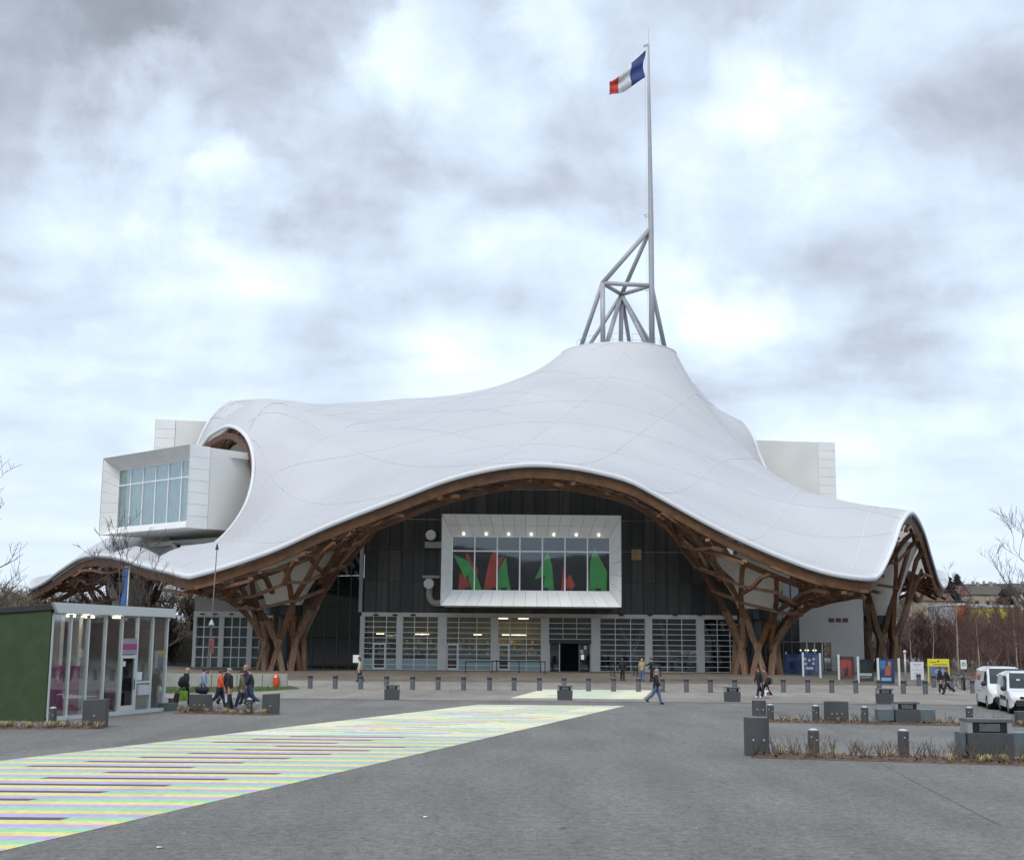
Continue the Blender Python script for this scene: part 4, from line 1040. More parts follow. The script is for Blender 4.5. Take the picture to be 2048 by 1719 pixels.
# ---- planting beds
M_SOIL = mat('leaf_litter_soil', (0.10, 0.062, 0.04), 0.95, var=0.5, vscale=5, bump=0.8, bscale=18)
M_TWIG = mat('dry_twig', (0.10, 0.075, 0.055), 0.9, var=0.3)
M_STRAW = mat('dry_grass', (0.36, 0.30, 0.15), 0.9, var=0.3, vscale=4)
M_GRASS = mat('lawn_grass', (0.075, 0.12, 0.03), 0.9, var=0.35, vscale=2)
M_LEAF = mat('dead_leaf', (0.16, 0.075, 0.035), 0.9, var=0.5, vscale=6)
def bed(pix0, pix1, depth, tw, tufts, seed, h=0.5, green=0.0):
    r = random.Random(seed); a, b = G(*pix0), G(*pix1); u = (b - a); L = u.length; u.normalize(); v = Vector((-u.y, u.x, 0))
    if v.y < 0: v = -v
    mb = MB(); N = max(4, int(L / .5)); vs = []
    for i in range(N + 1):
        for j in range(5):
            q = a + u * (L * i / N) + v * (depth * j / 4); e = 0 if (j in (0, 4) or i in (0, N)) else 1
            vs.append((q.x, q.y, .006 + e * r.uniform(.02, .09)))
    mb.add(vs, [(i * 5 + j, (i + 1) * 5 + j, (i + 1) * 5 + j + 1, i * 5 + j + 1) for i in range(N) for j in range(4)])
    o = tag(mb.build('planting_bed', M_SOIL), kind='structure')
    mt, ms, ml = MB(), MB(), MB()
    def spot(): q = a + u * (L * r.random()) + v * (depth * r.uniform(.1, .9)); return Vector((q.x, q.y, .03))
    for _ in range(tw):
        p = spot()
        for s in range(r.randint(2, 4)):
            d = Vector((r.uniform(-.5, .5), r.uniform(-.4, .4), 1)).normalized(); l1 = h * r.uniform(.45, 1.1)
            m_ = p + d * l1 * .5 + Vector((r.uniform(-.05, .05), 0, 0)); e_ = p + d * l1
            mt.tube([p, m_, e_], [.011, .008, .005], 3, cap=False)
            if r.random() < .7: mt.tube([m_, m_ + Vector((r.uniform(-.2, .2), r.uniform(-.1, .1), r.uniform(.08, .25)))], [.006, .004], 3, cap=False)
    for _ in range(tufts):
        p = spot()
        for s in range(26):
            an = r.uniform(0, 6.28); d = Vector((math.cos(an), math.sin(an), 0)); l1 = r.uniform(.12, .3)
            m_ = p + d * l1 * .35 + Vector((0, 0, l1 * .75)); e_ = p + d * l1 * .9 + Vector((0, 0, l1 * .5)); w_ = Vector((-d.y, d.x, 0)) * .006
            ms.add([p - w_, p + w_, m_ + w_, m_ - w_, e_], [(0, 1, 2, 3), (3, 2, 4)])
    for _ in range(int(L * depth * 60)):
        p = spot(); p.z = r.uniform(.03, .12); an = r.uniform(0, 6.28); s = r.uniform(.02, .05)
        x_, y_ = Vector((math.cos(an), math.sin(an), r.uniform(-.6, .6))) * s, Vector((-math.sin(an), math.cos(an), r.uniform(-.6, .6))) * s
        ml.quad(p - x_, p - y_, p + x_, p + y_)
    tag(mt.build('bare_twigs', M_TWIG), 'leafless brown twigs growing in the paved bed', 'twigs', kind='stuff')
    if tufts: tag(ms.build('dry_grass_tufts', M_STRAW), 'pale dry grass tufts along the planting bed', 'grass', kind='stuff')
    tag(ml.build('dead_leaves', M_LEAF), 'brown dead leaves covering the planting bed', 'leaves', kind='stuff')
bed((1502, 1515), (2300, 1538), 1.5, 115, 20, 1, .5)
bed((1512, 1444), (2200, 1456), 1.3, 60, 24, 2, .42)
bed((-200, 1458), (206, 1457), .8, 40, 40, 3, .3)
bed((345, 1426), (545, 1430), .8, 40, 14, 4, .3)

# ---- lawn strip, low concrete wall on the left
def lawn(pix, n, seed):
    r = random.Random(seed); poly = [G(*q) for q in pix]
    mb = MB().add([(p.x, p.y, p.z + .012) for p in poly], [tuple(range(len(poly)))]); tag(mb.build('lawn', M_GRASS), kind='structure')
    pl = [(p.x, p.y) for p in poly]; x0, x1 = min(p[0] for p in pl), max(p[0] for p in pl); y0, y1 = min(p[1] for p in pl), max(p[1] for p in pl)
    mb = MB(); k = 0
    while k < n:
        x_, y_ = r.uniform(x0, x1), r.uniform(y0, y1)
        if not inside(pl, x_, y_): k += .2; continue
        k += 1; an = r.uniform(0, 6.28); h = r.uniform(.05, .14); w_ = .02; z_ = gz(y_)
        mb.add([(x_ - w_ * math.cos(an), y_ - w_ * math.sin(an), z_), (x_ + w_ * math.cos(an), y_ + w_ * math.sin(an), z_), (x_ + .04 * math.sin(an), y_ + .04 * math.cos(an), z_ + h)], [(0, 1, 2)])
    tag(mb.build('grass_blades', M_GRASS), 'short green grass of the strip below the concrete wall', 'grass', kind='stuff')
lawn([(200, 1390), (420, 1384), (530, 1382), (600, 1377), (575, 1371), (330, 1371), (200, 1372)], 9000, 5)
wl_a, wl_b = G(160, 1374), G(574, 1374)
M_CONC = mat('pale_concrete', (0.34, 0.335, 0.30), .8, var=.16, vscale=1.3, bump=.2, bscale=20)
cw = thing('concrete_wall', 'low pale concrete wall behind the grass strip', 'wall', wl_b)
nseg = 8
for i in range(nseg):
    p = wl_a.lerp(wl_b, i / nseg) - wl_b; q = wl_a.lerp(wl_b, (i + 1) / nseg) - wl_b; d = (q - p).normalized() * .015; hgt = .82; t = Vector((0, .3, 0)); up = Vector((0, 0, hgt))
    p = p + d; q = q - d
    MB().hexa([p, q, q + t, p + t, p + up, q + up, q + up + t, p + up + t]).build('wall_block', M_CONC, cw, bevel=.015)
q = G(552, 1374); o = thing('orange_case', 'orange red plastic case hung on the end of the concrete wall', 'case', q + Vector((0, -.09, 0)))
mb = MB(); mb.lathe([(.04, 0), (.16, .06), (.19, .3), (.19, .62), (.15, .80), (.04, .86)], 14); MBs = mb.build('case_body', mat('orange_plastic', (.62, .07, .025), .45, var=.08), o, smooth=True); MBs.scale = (1, .45, 1)
MB().box(-.09, .06, -.115, -.09, .6, .76).build('case_label', mat('white_sticker', (.7, .68, .64), .5, var=.05), o)
# ================================================================== TREES AND HILLS
def bare_tree_mesh(seed, H, trunk_r, n_main, spread, levels=4, start=0.25, twig=.008, dense=1.0, upright=.6, rmin=.009):
    """two builders: trunk, branches"""
    r = random.Random(seed); mt, mbr = MB(), MB()
    pts = [Vector((0, 0, -.05))]; lean = Vector((r.uniform(-.06, .06), r.uniform(-.06, .06), 0)); n = 7
    for i in range(1, n + 1): pts.append(Vector((lean.x * i * H / n + r.uniform(-.05, .05), lean.y * i * H / n + r.uniform(-.05, .05), H * .85 * i / n)))
    rad = [max(rmin, trunk_r * (1 - .92 * (i / n) ** .8)) for i in range(n + 1)]
    mt.tube(pts, rad, 7)
    def grow(p, d, L, r0, lev):
        k = 3 if lev < levels - 1 else 2
        q = [p]; dd = d.copy()
        for i in range(k):
            dd = (dd + Vector((r.uniform(-.22, .22), r.uniform(-.22, .22), r.uniform(-.06, .22) * upright))).normalized(); q.append(q[-1] + dd * (L / k))
        mbr.tube(q, [max(rmin * .6, r0 * (1 - .62 * i / k)) for i in range(k + 1)], 4 if lev < 2 else 3, cap=False)
        if lev >= levels: return
        m = max(2, int(round(r.uniform(3, 5) * dense)))
        for i in range(m):
            t = r.uniform(.3, 1.0); j = min(k - 1, int(t * k)); b = q[j].lerp(q[j + 1], t * k - j)
            ax = Vector((r.uniform(-1, 1), r.uniform(-1, 1), r.uniform(-.3, 1) * upright)).normalized()
            grow(b, (dd * .75 + ax * .65).normalized(), L * r.uniform(.42, .68), max(rmin, r0 * .5), lev + 1)
    for i in range(n_main):
        t = start + (1 - start) * (i + r.random() * .6) / n_main; j = min(n - 1, int(t * n)); b = pts[j].lerp(pts[j + 1], t * n - j)
        an = i * 2.4 + r.uniform(-.4, .4); out = spread * (1.15 - .75 * t)
        d = Vector((math.cos(an) * out, math.sin(an) * out, .75)).normalized()
        grow(b, d, H * (.42 - .2 * t) * r.uniform(.8, 1.2), max(rmin, trunk_r * .42 * (1 - .7 * t)), 1)
    return mt, mbr
M_BARK = mat('grey_bark', (0.085, 0.072, 0.06), .9, var=.35, vscale=4, bump=.3, bscale=20)
M_BRANCH = mat('dark_branch', (0.075, 0.06, 0.055), .9, var=.3)
M_BIRCH = mat('pale_birch_bark', (0.30, 0.25, 0.20), .85, var=.45, vscale=3, stretch=(1, 1, .3))
M_GROVE = mat('red_brown_twigs', (0.135, 0.078, 0.066), .95, var=.35, vscale=.5)
M_SCRUB = mat('tan_scrub_twigs', (0.15, 0.12, 0.085), .95, var=.4, vscale=.4)
def tree_thing(name, label, meshes, loc, rz, s, group=None):
    t = thing(name, label, 'tree', loc, rz, group); t.scale = (s, s, s)
    inst('trunk', meshes[0], t); inst('crown', meshes[1], t)
    return t
def tree_meshes(key, bark, twig, *a, **k):
    mt, mb_ = bare_tree_mesh(*a, **k)
    return mt.mesh(key + '_trunk', bark, True), mb_.mesh(key + '_crown', twig)
# near trees at the picture edges
tm = tree_meshes('right_tree', M_BARK, M_BRANCH, 21, 8.6, .13, 13, 1.1, 4, .16, dense=.95, upright=.9)
tree_thing('bare_tree', 'bare tree at the right edge behind the white vans', tm, G(2110, 1402), .6, 1.12)
tm2 = tree_meshes('left_tree', M_BARK, M_BRANCH, 34, 8.2, .13, 11, 1.15, 4, .18, dense=.65, upright=.35)
tree_thing('bare_tree', 'bare tree at the left edge, twigs reaching in over the kiosk', tm2, P(-110, 1440, 52).xy.to_3d(), 1.3, 1.12)
tm3 = tree_meshes('kiosk_tree', M_BARK, M_BRANCH, 8, 6.6, .10, 16, .95, 4, .12, dense=.62, upright=1.0, rmin=.012)
tree_thing('bare_tree', 'bare multi-stemmed tree right behind the kiosk roof', tm3, (P(232, 1380, 70).x, 70, 0), 0, 1.25)
tree_thing('bare_tree', 'thin bare tree beside the blue banner pole', tm3, (P(300, 1380, 84).x, 84, 0), 2.0, 1.05)

# grove on the right
var = []
for k in range(5):
    var.append(tree_meshes('grove_%d' % k, M_BARK if k % 2 else mat('grey_grove_bark', (.14, .12, .105), .9, var=.3, vscale=3), M_GROVE, 50 + k, 9.0, .10, 13, .75, 4, .28, dense=.95, upright=1.1, rmin=.016))
r = random.Random(77); spots = []
for row_y in (122, 127, 132, 138, 144, 151, 158, 166, 175, 186):
    x_ = .285 * row_y + (9 if row_y < 150 else 4)
    while x_ < .43 * row_y:
        spots.append((x_ + r.uniform(-.8, .8), row_y + r.uniform(-2, 2))); x_ += r.uniform(2.0, 3.4)
for (x_, y_) in spots:
    pxx = 1024 + x_ / y_ * 2600
    if pxx < 1772: continue
    tree_thing('bare_tree', 'slender bare red-brown tree in the dense grove right of the museum', var[r.randrange(5)], (x_, y_, gz(y_)), r.uniform(0, 6.28), r.uniform(.50, .72), 'trees of the bare grove')
for k, (px, Y, s, lab) in enumerate([(1824, 116, .62, 'pale birch behind the tall white info board'), (1866, 119, .60, 'pale birch just left of the yellow board'), (1917, 112, .84, 'tall pale birch between yellow board and green sign'), (1960, 117, .66, 'pale birch rising above the rear white van'), (2036, 119, .66, 'pale birch at the right edge of the grove')]):
    bm = tree_meshes('birch_%d' % k, M_BIRCH, M_GROVE, 90 + k, 9.2, .15, 9, .6, 4, .45, dense=.8, upright=.9, rmin=.014)
    tree_thing('birch_tree', lab, bm, (P(px, 1340, Y).x, Y, gz(Y)), k * 1.3, s, 'pale birches before the grove')

mb = MB(); fy = [100, 104, 110, 118, 130, 215]
mb.add([(x_, y_, gz(y_) + .016) for y_ in fy for x_ in ((38 if y_ > 103 else 42), 130)], [(2 * i, 2 * i + 1, 2 * i + 3, 2 * i + 2) for i in range(len(fy) - 1)])
tag(mb.build('grove_floor', mat('grove_leaf_litter', (.075, .055, .042), .95, var=.4, vscale=1.2)), kind='structure')
# far terrain: low wooded hills, with higher unseen ones added behind the camera
M_HILL = mat('winter_hillside', (0.085, 0.075, 0.05), .95, var=.45, vscale=.02, detail=10)
def hill_h(x, y):
    d = math.hypot(x, y); a = math.atan2(x, y)
    h = 13 + 6 * math.sin(a * 3 + 1.0) + 4 * math.sin(a * 7.3) + 3 * math.sin(a * 17 + 2)
    if y < 0: h += 52  # behind the camera: raised, unseen, to darken what the windows reflect
    t = min(1, max(0, (d - 260) / 330)); t = t * t * (3 - 2 * t)
    return -0.6 + (h + .6) * t + 1.5 * math.sin(x * .021) * math.cos(y * .017) * t
mb = MB(); NA, radii = 160, [255, 300, 340, 380, 430, 480, 540, 600, 680, 800, 1000, 1600]
vs = []
for R_ in radii:
    for i in range(NA):
        t = 2 * math.pi * i / NA; x_, y_ = R_ * math.sin(t), R_ * math.cos(t); vs.append((x_, y_, hill_h(x_, y_) if R_ < 900 else hill_h(x_, y_) - (R_ - 800) * .01))
mb.add(vs, [(j * NA + i, j * NA + (i + 1) % NA, (j + 1) * NA + (i + 1) % NA, (j + 1) * NA + i) for j in range(len(radii) - 1) for i in range(NA)])
tag(mb.build('hills', M_HILL, smooth=True), kind='structure')

# scrub and woods read as masses
def scatter_stuff(name, label, m, boxes, n, seed, hh, twig=.03, zf=None):
    r = random.Random(seed); mb = MB()
    for _ in range(n):
        (xa, xb, ya, yb) = r.choice(boxes); x_, y_ = r.uniform(xa, xb), r.uniform(ya, yb); z_ = zf(x_, y_) if zf else gz(y_); H = r.uniform(*hh)
        for s in range(9):
            a = r.uniform(0, 6.28); p = Vector((x_, y_, z_ + H * r.uniform(0, .45))); d = Vector((math.cos(a) * .5, math.sin(a) * .5, r.uniform(.4, 1.1))).normalized(); L = H * r.uniform(.35, .65)
            q = p + d * L; mb.tube([p, q], [twig * 1.4, twig * .7], 3, cap=False)
            for b in range(4):
                e = p.lerp(q, r.uniform(.3, .95)); f = e + Vector((r.uniform(-1, 1), r.uniform(-1, 1), r.uniform(-.1, 1))).normalized() * L * r.uniform(.25, .5)
                mb.tube([e, f], [twig, twig * .4], 3, cap=False)
    return tag(mb.build(name, m), label, 'scrub', kind='stuff')
def bank(x, y):                                     # embankment left of the museum
    t = min(1, max(0, (y - 118) / 55)); t = t * t * (3 - 2 * t); return gz(y) + 5.2 * t
mb = MB(); xs_ = np.linspace(-150, -24, 22); ys_ = np.linspace(118, 250, 16); vs = [(x_, y_, bank(x_, y_) - .05 - (3.0 if y_ > 240 else 0) - (max(0, (x_ + 46) / 22) * 5.0 if x_ > -46 else 0)) for y_ in ys_ for x_ in xs_]
mb.add(vs, [(j * 22 + i, j * 22 + i + 1, (j + 1) * 22 + i + 1, (j + 1) * 22 + i) for j in range(15) for i in range(21)])
tag(mb.build('embankment', M_HILL, smooth=True), kind='structure')
scatter_stuff('scrub_thicket', 'tangled tan and grey scrub on the embankment left of the museum', M_SCRUB, [(-95, -44, 126, 150), (-95, -34, 145, 175), (-100, -30, 165, 200)], 900, 3, (2.2, 5.5), .032, bank)
scatter_stuff('scrub_thicket', 'dark bare hedge below the embankment beside the white wing', mat('dark_hedge_twigs', (.06, .05, .04), .95, var=.4, vscale=.5), [(-62, -33, 124, 131)], 420, 6, (3.0, 6.0), .03)
scatter_stuff('distant_wood', 'brown leafless wood covering the far hillside', mat('far_wood_twigs', (.10, .082, .07), .95, var=.4, vscale=.05), [(80, 330, 300, 520), (-330, -60, 330, 560), (60, 300, 230, 330)], 2600, 9, (3.2, 6.5), .07, hill_h)
scatter_stuff('grove_underwood', 'low brown brushwood filling the floor of the grove', M_GROVE, [(46, 95, 128, 200), (54, 90, 118, 150)], 900, 12, (2.5, 5.0), .024)

# conifers on the hill
M_FIR = mat('dark_fir', (0.018, 0.034, 0.026), .9, var=.4, vscale=.6)
def fir(px, pyt, Y, rad, lab, seed):
    r = random.Random(seed); x_ = P(px, 1200, Y).x; z0 = hill_h(x_, Y) - .5; H = P(px, pyt, Y).z - z0
    t = thing('fir_tree', lab, 'tree', (x_, Y, z0), 0, 'conifers on the hillside')
    MB().tube([(0, 0, 0), (0, 0, H * .95)], [.35, .05], 6).build('trunk', M_BARK, t)
    mb = MB()
    for _ in range(2600):
        u = r.random() ** .6; z_ = H * (.06 + .94 * (1 - u)); rr = rad * u ** .9 * r.uniform(.35, 1.05) * (.75 + .25 * math.sin(z_ * 3.1)); a = r.uniform(0, 6.28)
        c = Vector((rr * math.cos(a), rr * math.sin(a), z_ - rr * .25)); s = r.uniform(.5, 1.3)
        d = Vector((math.cos(a), math.sin(a), -.35)) * s; w_ = Vector((-math.sin(a), math.cos(a), r.uniform(-.3, .3))) * s * .6
        mb.add([c - w_, c + w_, c + d], [(0, 1, 2)])
    mb.build('crown', M_FIR, t)
fir(1900, 1152, 430, 5.5, 'left spire of two dark firs on the far hill', 1)
fir(1916, 1147, 440, 5.0, 'taller right spire of two dark firs on the far hill', 2)
fir(1885, 1172, 420, 7.0, 'broad dark conifer left of the two fir spires', 3)
fir(1908, 1178, 415, 8.5, 'low dark conifer in front of the two fir spires', 4)
fir(2010, 1176, 400, 7.5, 'dark conifer behind the twigs of the right edge tree', 5)

# houses on the hill and sheds below it
M_WALLS = [mat('house_wall_%d' % i, c, .8, var=.08) for i, c in enumerate([(.36, .33, .27), (.42, .38, .32), (.30, .27, .22), (.34, .28, .2)])]
M_ROOFS = [mat('house_roof_%d' % i, c, .8, var=.2, vscale=1) for i, c in enumerate([(.07, .065, .065), (.12, .065, .048), (.09, .075, .066)])]
M_PANE = mat('dark_house_pane', (.03, .035, .04), .2, var=0)
def house(px, py_base, Y, w, d, h, rh, rz, wi, ri, lab):
    c = P(px, py_base, Y); t = thing('hill_house', lab, 'house', c, rz, 'houses on the far hill')
    MB().box(-w / 2, w / 2, -d / 2, d / 2, -4, h).build('house_wall', M_WALLS[wi], t)
    ro = MB().prism([(-w / 2 - .4, -d / 2 - .4, h), (-w / 2 - .4, d / 2 + .4, h), (-w / 2 - .4, 0, h + rh)], (w + .8, 0, 0)).build('roof', M_ROOFS[ri], t)
    MB().box(w * .25, w * .25 + .9, -.5, .5, h + rh * .5, h + rh + 1.2).build('chimney', M_WALLS[2], ro)
    k = max(2, int(w / 3.2))
    for i in range(k):
        for zq in ((1.0, 3.9) if h > 5 else (1.0,)):
            x_ = -w / 2 + w * (i + .5) / k; MB().box(x_ - .6, x_ + .6, -d / 2 - .06, -d / 2 - .004, zq, zq + 1.5).build('window', M_PANE, t)
house(1934, 1210, 520, 10.4, 9, 5.2, 3.2, .2, 0, 0, 'pale house with dark roof right of the two firs')
house(1955, 1209, 530, 9.6, 9, 5.2, 3.2, -.2, 1, 0, 'second pale house on the hill crest with chimney')
house(1978, 1213, 520, 9.6, 9, 5.2, 3.2, .1, 2, 2, 'brownish house on the hill crest before the gap')
house(1940, 1218, 430, 9.6, 8, 4.5, 3.2, 0, 1, 1, 'red-roofed house below the hill crest')
house(1965, 1217, 430, 11.2, 8, 4.5, 3.2, .1, 3, 2, 'long brown-roofed house lower on the slope')
house(2003, 1210, 510, 12.8, 10, 5.2, 3.2, -.1, 0, 0, 'wide dark-roofed house behind the edge tree')
house(2030, 1212, 500, 12, 10, 5.2, 3.2, .1, 1, 0, 'dark-roofed house at the far right of the hill')
house(2046, 1220, 400, 7.2, 8, 5.2, 3, .2, 1, 2, 'cream house at the very right edge of the hill')
house(1862, 1226, 380, 9.6, 8, 3.5, 3, .2, 3, 1, 'small orange-roofed house behind the museum corner')
M_SHED = mat('pale_metal_shed', (.42, .43, .45), .5, var=.12, vscale=.6)
def shed(px0, px1, py0, py1, Y, m, lab, extra=None):
    a, b = P(px0, py1, Y), P(px1, py0, Y); t = thing('storage_shed', lab, 'building', (a.x, Y, a.z - 3))
    MB().box(0, b.x - a.x, 0, 12, 0, b.z - a.z + 3).build('shed_wall', m, t)
    MB().box(-.2, b.x - a.x + .2, -.25, 12.2, b.z - a.z + 3.003, b.z - a.z + 3.5).build('shed_roof', M_SHED, t)
    if extra: MB().box(*extra[0], -.12, -.01, *extra[1]).build('wall_sign', extra[2], t)
shed(1892, 1914, 1211, 1224, 300, M_SHED, 'pale metal shed left of the orange block')
shed(1914, 1931, 1210, 1222, 302, mat('orange_cladding', (.55, .12, .04), .6, var=.1), 'orange clad block between pale sheds')
shed(1945, 1972, 1212, 1232, 300, M_SHED, 'pale metal shed right of the orange block')
shed(1972, 2028, 1214, 1230, 290, mat('yellow_cladding', (.50, .42, .06), .6, var=.2, vscale=.8), 'long shed with faded yellow front behind the grove')
shed(296, 392, 1152, 1166, 235, M_SHED, 'long pale shed roof behind the scrub left of museum')
# ================================================================== STREET FURNITURE
ORD = ['first', 'second', 'third', 'fourth', 'fifth', 'sixth', 'seventh', 'eighth', 'ninth', 'tenth', 'eleventh', 'twelfth', 'thirteenth', 'fourteenth', 'fifteenth', 'sixteenth', 'seventeenth',
       'eighteenth', 'nineteenth', 'twentieth', 'twenty-first', 'twenty-second', 'twenty-third', 'twenty-fourth', 'twenty-fifth', 'twenty-sixth']
M_GRAN = mat('dark_granite', (0.060, 0.063, 0.066), .5, var=.3, vscale=30, detail=3, bump=.15, bscale=60)
M_GRAN2 = mat('grey_granite_bollard', (0.105, 0.108, 0.118), .55, var=.2, vscale=20, detail=3)
M_CAP = mat('pale_cap', (0.50, 0.51, 0.52), .4, var=.05)
M_STUD = mat('pale_stud', (0.55, 0.56, 0.58), .35, metal=.3, var=.05)
M_BLACK = mat('black_metal', (0.02, 0.021, 0.023), .45, var=.1)
# near bollards: granite drum, pale cap, two studs
bol_body = MB().lathe([(.145, -.05), (.148, .62), (.142, .66), (.12, .672)], 20).mesh('bollard_drum', M_GRAN)
bol_cap = MB().lathe([(.125, .673), (.12, .69), (.06, .712), (.01, .718)], 16).mesh('bollard_cap', M_CAP)
stud_me = MB().tube([(0, 0, 0), (0, -.02, 0)], .02, 10).mesh('stud', M_STUD)
def near_bollard(px, py, lab, s=1.0, rz=0.0):
    t = thing('granite_bollard', lab, 'bollard', G(px, py), rz, 'granite bollards round the planting beds'); t.scale = (s, s, s)
    inst('bollard_drum', bol_body, t); inst('bollard_cap', bol_cap, t)
    for a, z_ in ((-.55, .50), (.35, .42)): inst('stud', stud_me, t, (.147 * math.sin(a), -.147 * math.cos(a), z_), a)
near_bollard(1628, 1511, 'granite bollard standing in the nearest bed beside the tall curved block')
near_bollard(1808, 1512, 'granite bollard in the nearest bed left of the glazed lamp block', 1.0, .5)
near_bollard(1541, 1442, 'granite bollard beside the small block at the start of the second bed', .92)
near_bollard(1632, 1444, 'granite bollard left of the curved block in the second bed', .92, -.3)
near_bollard(1730, 1447, 'granite bollard between curved block and lamp bench in the second bed', .92, -.6)
near_bollard(1940, 1448, 'granite bollard at the right end of the second bed by the vans', .92)
near_bollard(104, 1452, 'granite bollard at the near corner of the green kiosk', .9)
near_bollard(418, 1424, 'granite bollard touching the dark curved block by the walkers', .88)
near_bollard(498, 1428, 'granite bollard behind the legs of the navy jacket walker', .88)
near_bollard(341, 1420, 'short granite bollard at the far corner of the kiosk', .75)
# the long row in front of the museum
row_body = MB().lathe([(.15, -.05), (.15, .62), (.15, .80), (.13, .83), (.02, .835)], 18).mesh('bollard_drum', M_GRAN2)
row_band = MB().lathe([(.157, .63), (.157, .79)], 18, cap=False).mesh('dark_band', mat('dark_band', (.03, .03, .034), .5, var=.1))
row_px = [620, 670, 721, 773, 825, 876, 927, 979, 1028, 1079, 1128, 1177, 1227, 1277, 1325, 1373, 1421, 1470, 1567, 1616, 1664, 1712, 1759, 1807, 1851]
for i, px in enumerate(row_px):
    py = 1376.5 + (px - 620) * .0098 if px < 1480 else 1384 + (px - 1567) * .012
    t = thing('row_bollard', 'grey bollard with dark top band, %s from the left in the long row' % ORD[i], 'bollard', G(px, py), 0, 'bollards in the long row before the museum')
    inst('bollard_drum', row_body, t); inst('dark_band', row_band, t)
for px, py, lab in ((1838, 1371, 'grey bollard standing right before the tall white board'), (1868, 1374, 'grey bollard at the left foot of the yellow board'), (1927, 1379, 'grey bollard below the small green sign'), (1946, 1386, 'grey bollard next to the rear white van'), (1903, 1381, 'grey bollard behind the dark-clothed couple by the bicycles')):
    t = thing('row_bollard', lab, 'bollard', G(px, py), 0, 'bollards before the notice boards'); inst('bollard_drum', row_body, t); inst('dark_band', row_band, t)

# curved granite blocks
def curved_block(pxa, pxb, py, pyt, lab, bulge=.12, studs=2, rz=0.0, top_slope=0.0):
    a, b = G(pxa, py), G(pxb, py); c = (a + b) / 2; w = (b - a).length; Yc = c.y; h = P((pxa + pxb) / 2, pyt, Yc).z - gz(Yc)
    t = thing('granite_block', lab, 'block', c, rz, 'curved granite blocks'); n = 12; front = []; back = []
    for i in range(n + 1):
        u = -1 + 2 * i / n; x_ = w / 2 * u; front.append((x_, -bulge * (1 - u * u))); back.append((x_, .38 - bulge * .8 * (1 - u * u)))
    ring = front + back[::-1]; vs = [(x_, y_, -.05) for x_, y_ in ring] + [(x_, y_, h + top_slope * x_) for x_, y_ in ring]; m = len(ring)
    fs = [tuple(range(m))[::-1], tuple(range(m, 2 * m))] + [(i, (i + 1) % m, m + (i + 1) % m, m + i) for i in range(m)]
    MB().add(vs, fs).build('block_body', M_GRAN, t, bevel=.012)
    for k in range(studs):
        u = -.45 + .9 * (k / max(1, studs - 1)) if studs > 1 else 0
        inst('stud', stud_me, t, (w / 2 * u, -bulge * (1 - u * u) - .004, h * .42), 0, (1.25, 1.25, 1.25))
    return t
curved_block(1494, 1539, 1511, 1434, 'tall curved granite block at the left end of the nearest bed', .10, 2)
curved_block(1508, 1532, 1431, 1400, 'narrow granite block just above the tall curved one', .08, 2)
curved_block(1654, 1697, 1445, 1402, 'wide curved granite block with three studs in the second bed', -.10, 3)
curved_block(162, 210, 1454, 1398, 'dark granite block in front of the kiosk glass', -.06, 1, 0, .05)
curved_block(376, 419, 1425, 1388, 'dark green-grey granite block hiding the legs of the blue jacket walker', -.08, 3)
curved_block(523, 556, 1428, 1387, 'lone granite block right of the group of walkers', -.06, 1, 0, .06)

# granite lamp plinths with a glazed head
M_LGLASS = mat('dark_lamp_glass', (0.012, 0.017, 0.026), .06, var=.1, spec=.6)
M_ALU = mat('worn_aluminium', (0.34, 0.35, 0.36), .4, metal=.4, var=.15, vscale=5)
def lamp_plinth(pxa, pxb, py, pym, pyt, lab, bench=None, taper=.05):
    a, b = G(pxa, py), G(pxb, py); c = (a + b) / 2; w = (b - a).length; h1 = P(pxa, pym, c.y).z - gz(c.y); h2 = P(pxa, pyt, c.y).z - gz(c.y); d = w * .55
    t = thing('lamp_plinth', lab, 'plinth', c, 0, 'granite plinths with a glazed lamp head'); k = w / 2
    MB().hexa([(-k * (1 - taper), 0, -.05), (k * (1 - taper), 0, -.05), (k * (1 - taper), d, -.05), (-k * (1 - taper), d, -.05), (-k, -.02, h1), (k, -.02, h1), (k, d, h1), (-k, d, h1)]).build('plinth_body', M_GRAN, t, bevel=.012)
    fr = .06 * w / .9
    for sx in (-1, 1): MB().box(sx * (k - fr) - fr * .8, sx * (k - fr) + fr * .8, .03, d - .02, h1 + .003, h2 - fr).build('lamp_frame', M_ALU, t)
    MB().box(-k * .985, k * .985, .01, d, h2 - fr + .003, h2).build('lamp_lid', M_GRAN2, t)
    MB().box(-k + fr * 1.85, k - fr * 1.85, .06, .075, h1 + .003, h2 - fr - .004).build('lamp_glass', M_LGLASS, t)
    MB().box(-k * .45, k * .45, .04, .055, h1 + (h2 - h1) * .12, h1 + (h2 - h1) * .66).build('lamp_reflector', mat('dim_reflector', (.09, .11, .12), .4, var=.3, vscale=9), t)
    if bench:
        xa, xb, zb = bench
        for sx, ln in ((-1, xa), (1, xb)):
            if ln: MB().box(min(sx * k * 1.01, sx * (k + ln)), max(sx * k * 1.01, sx * (k + ln)), .12, d + .1, .12, zb).build('bench_wing', mat('blue_grey_granite', (.10, .125, .14), .4, var=.15, vscale=6), t, bevel=.02)
    return t
lamp_plinth(1940, 2028, 1522, 1465, 1437, 'large granite plinth with glazed lamp head at the lower right', (.1, 1.3, .72), .04)
lamp_plinth(1793, 1840, 1448, 1418, 1403, 'granite plinth with lamp head and stone bench wings in the second bed', (.62, .62, .55))
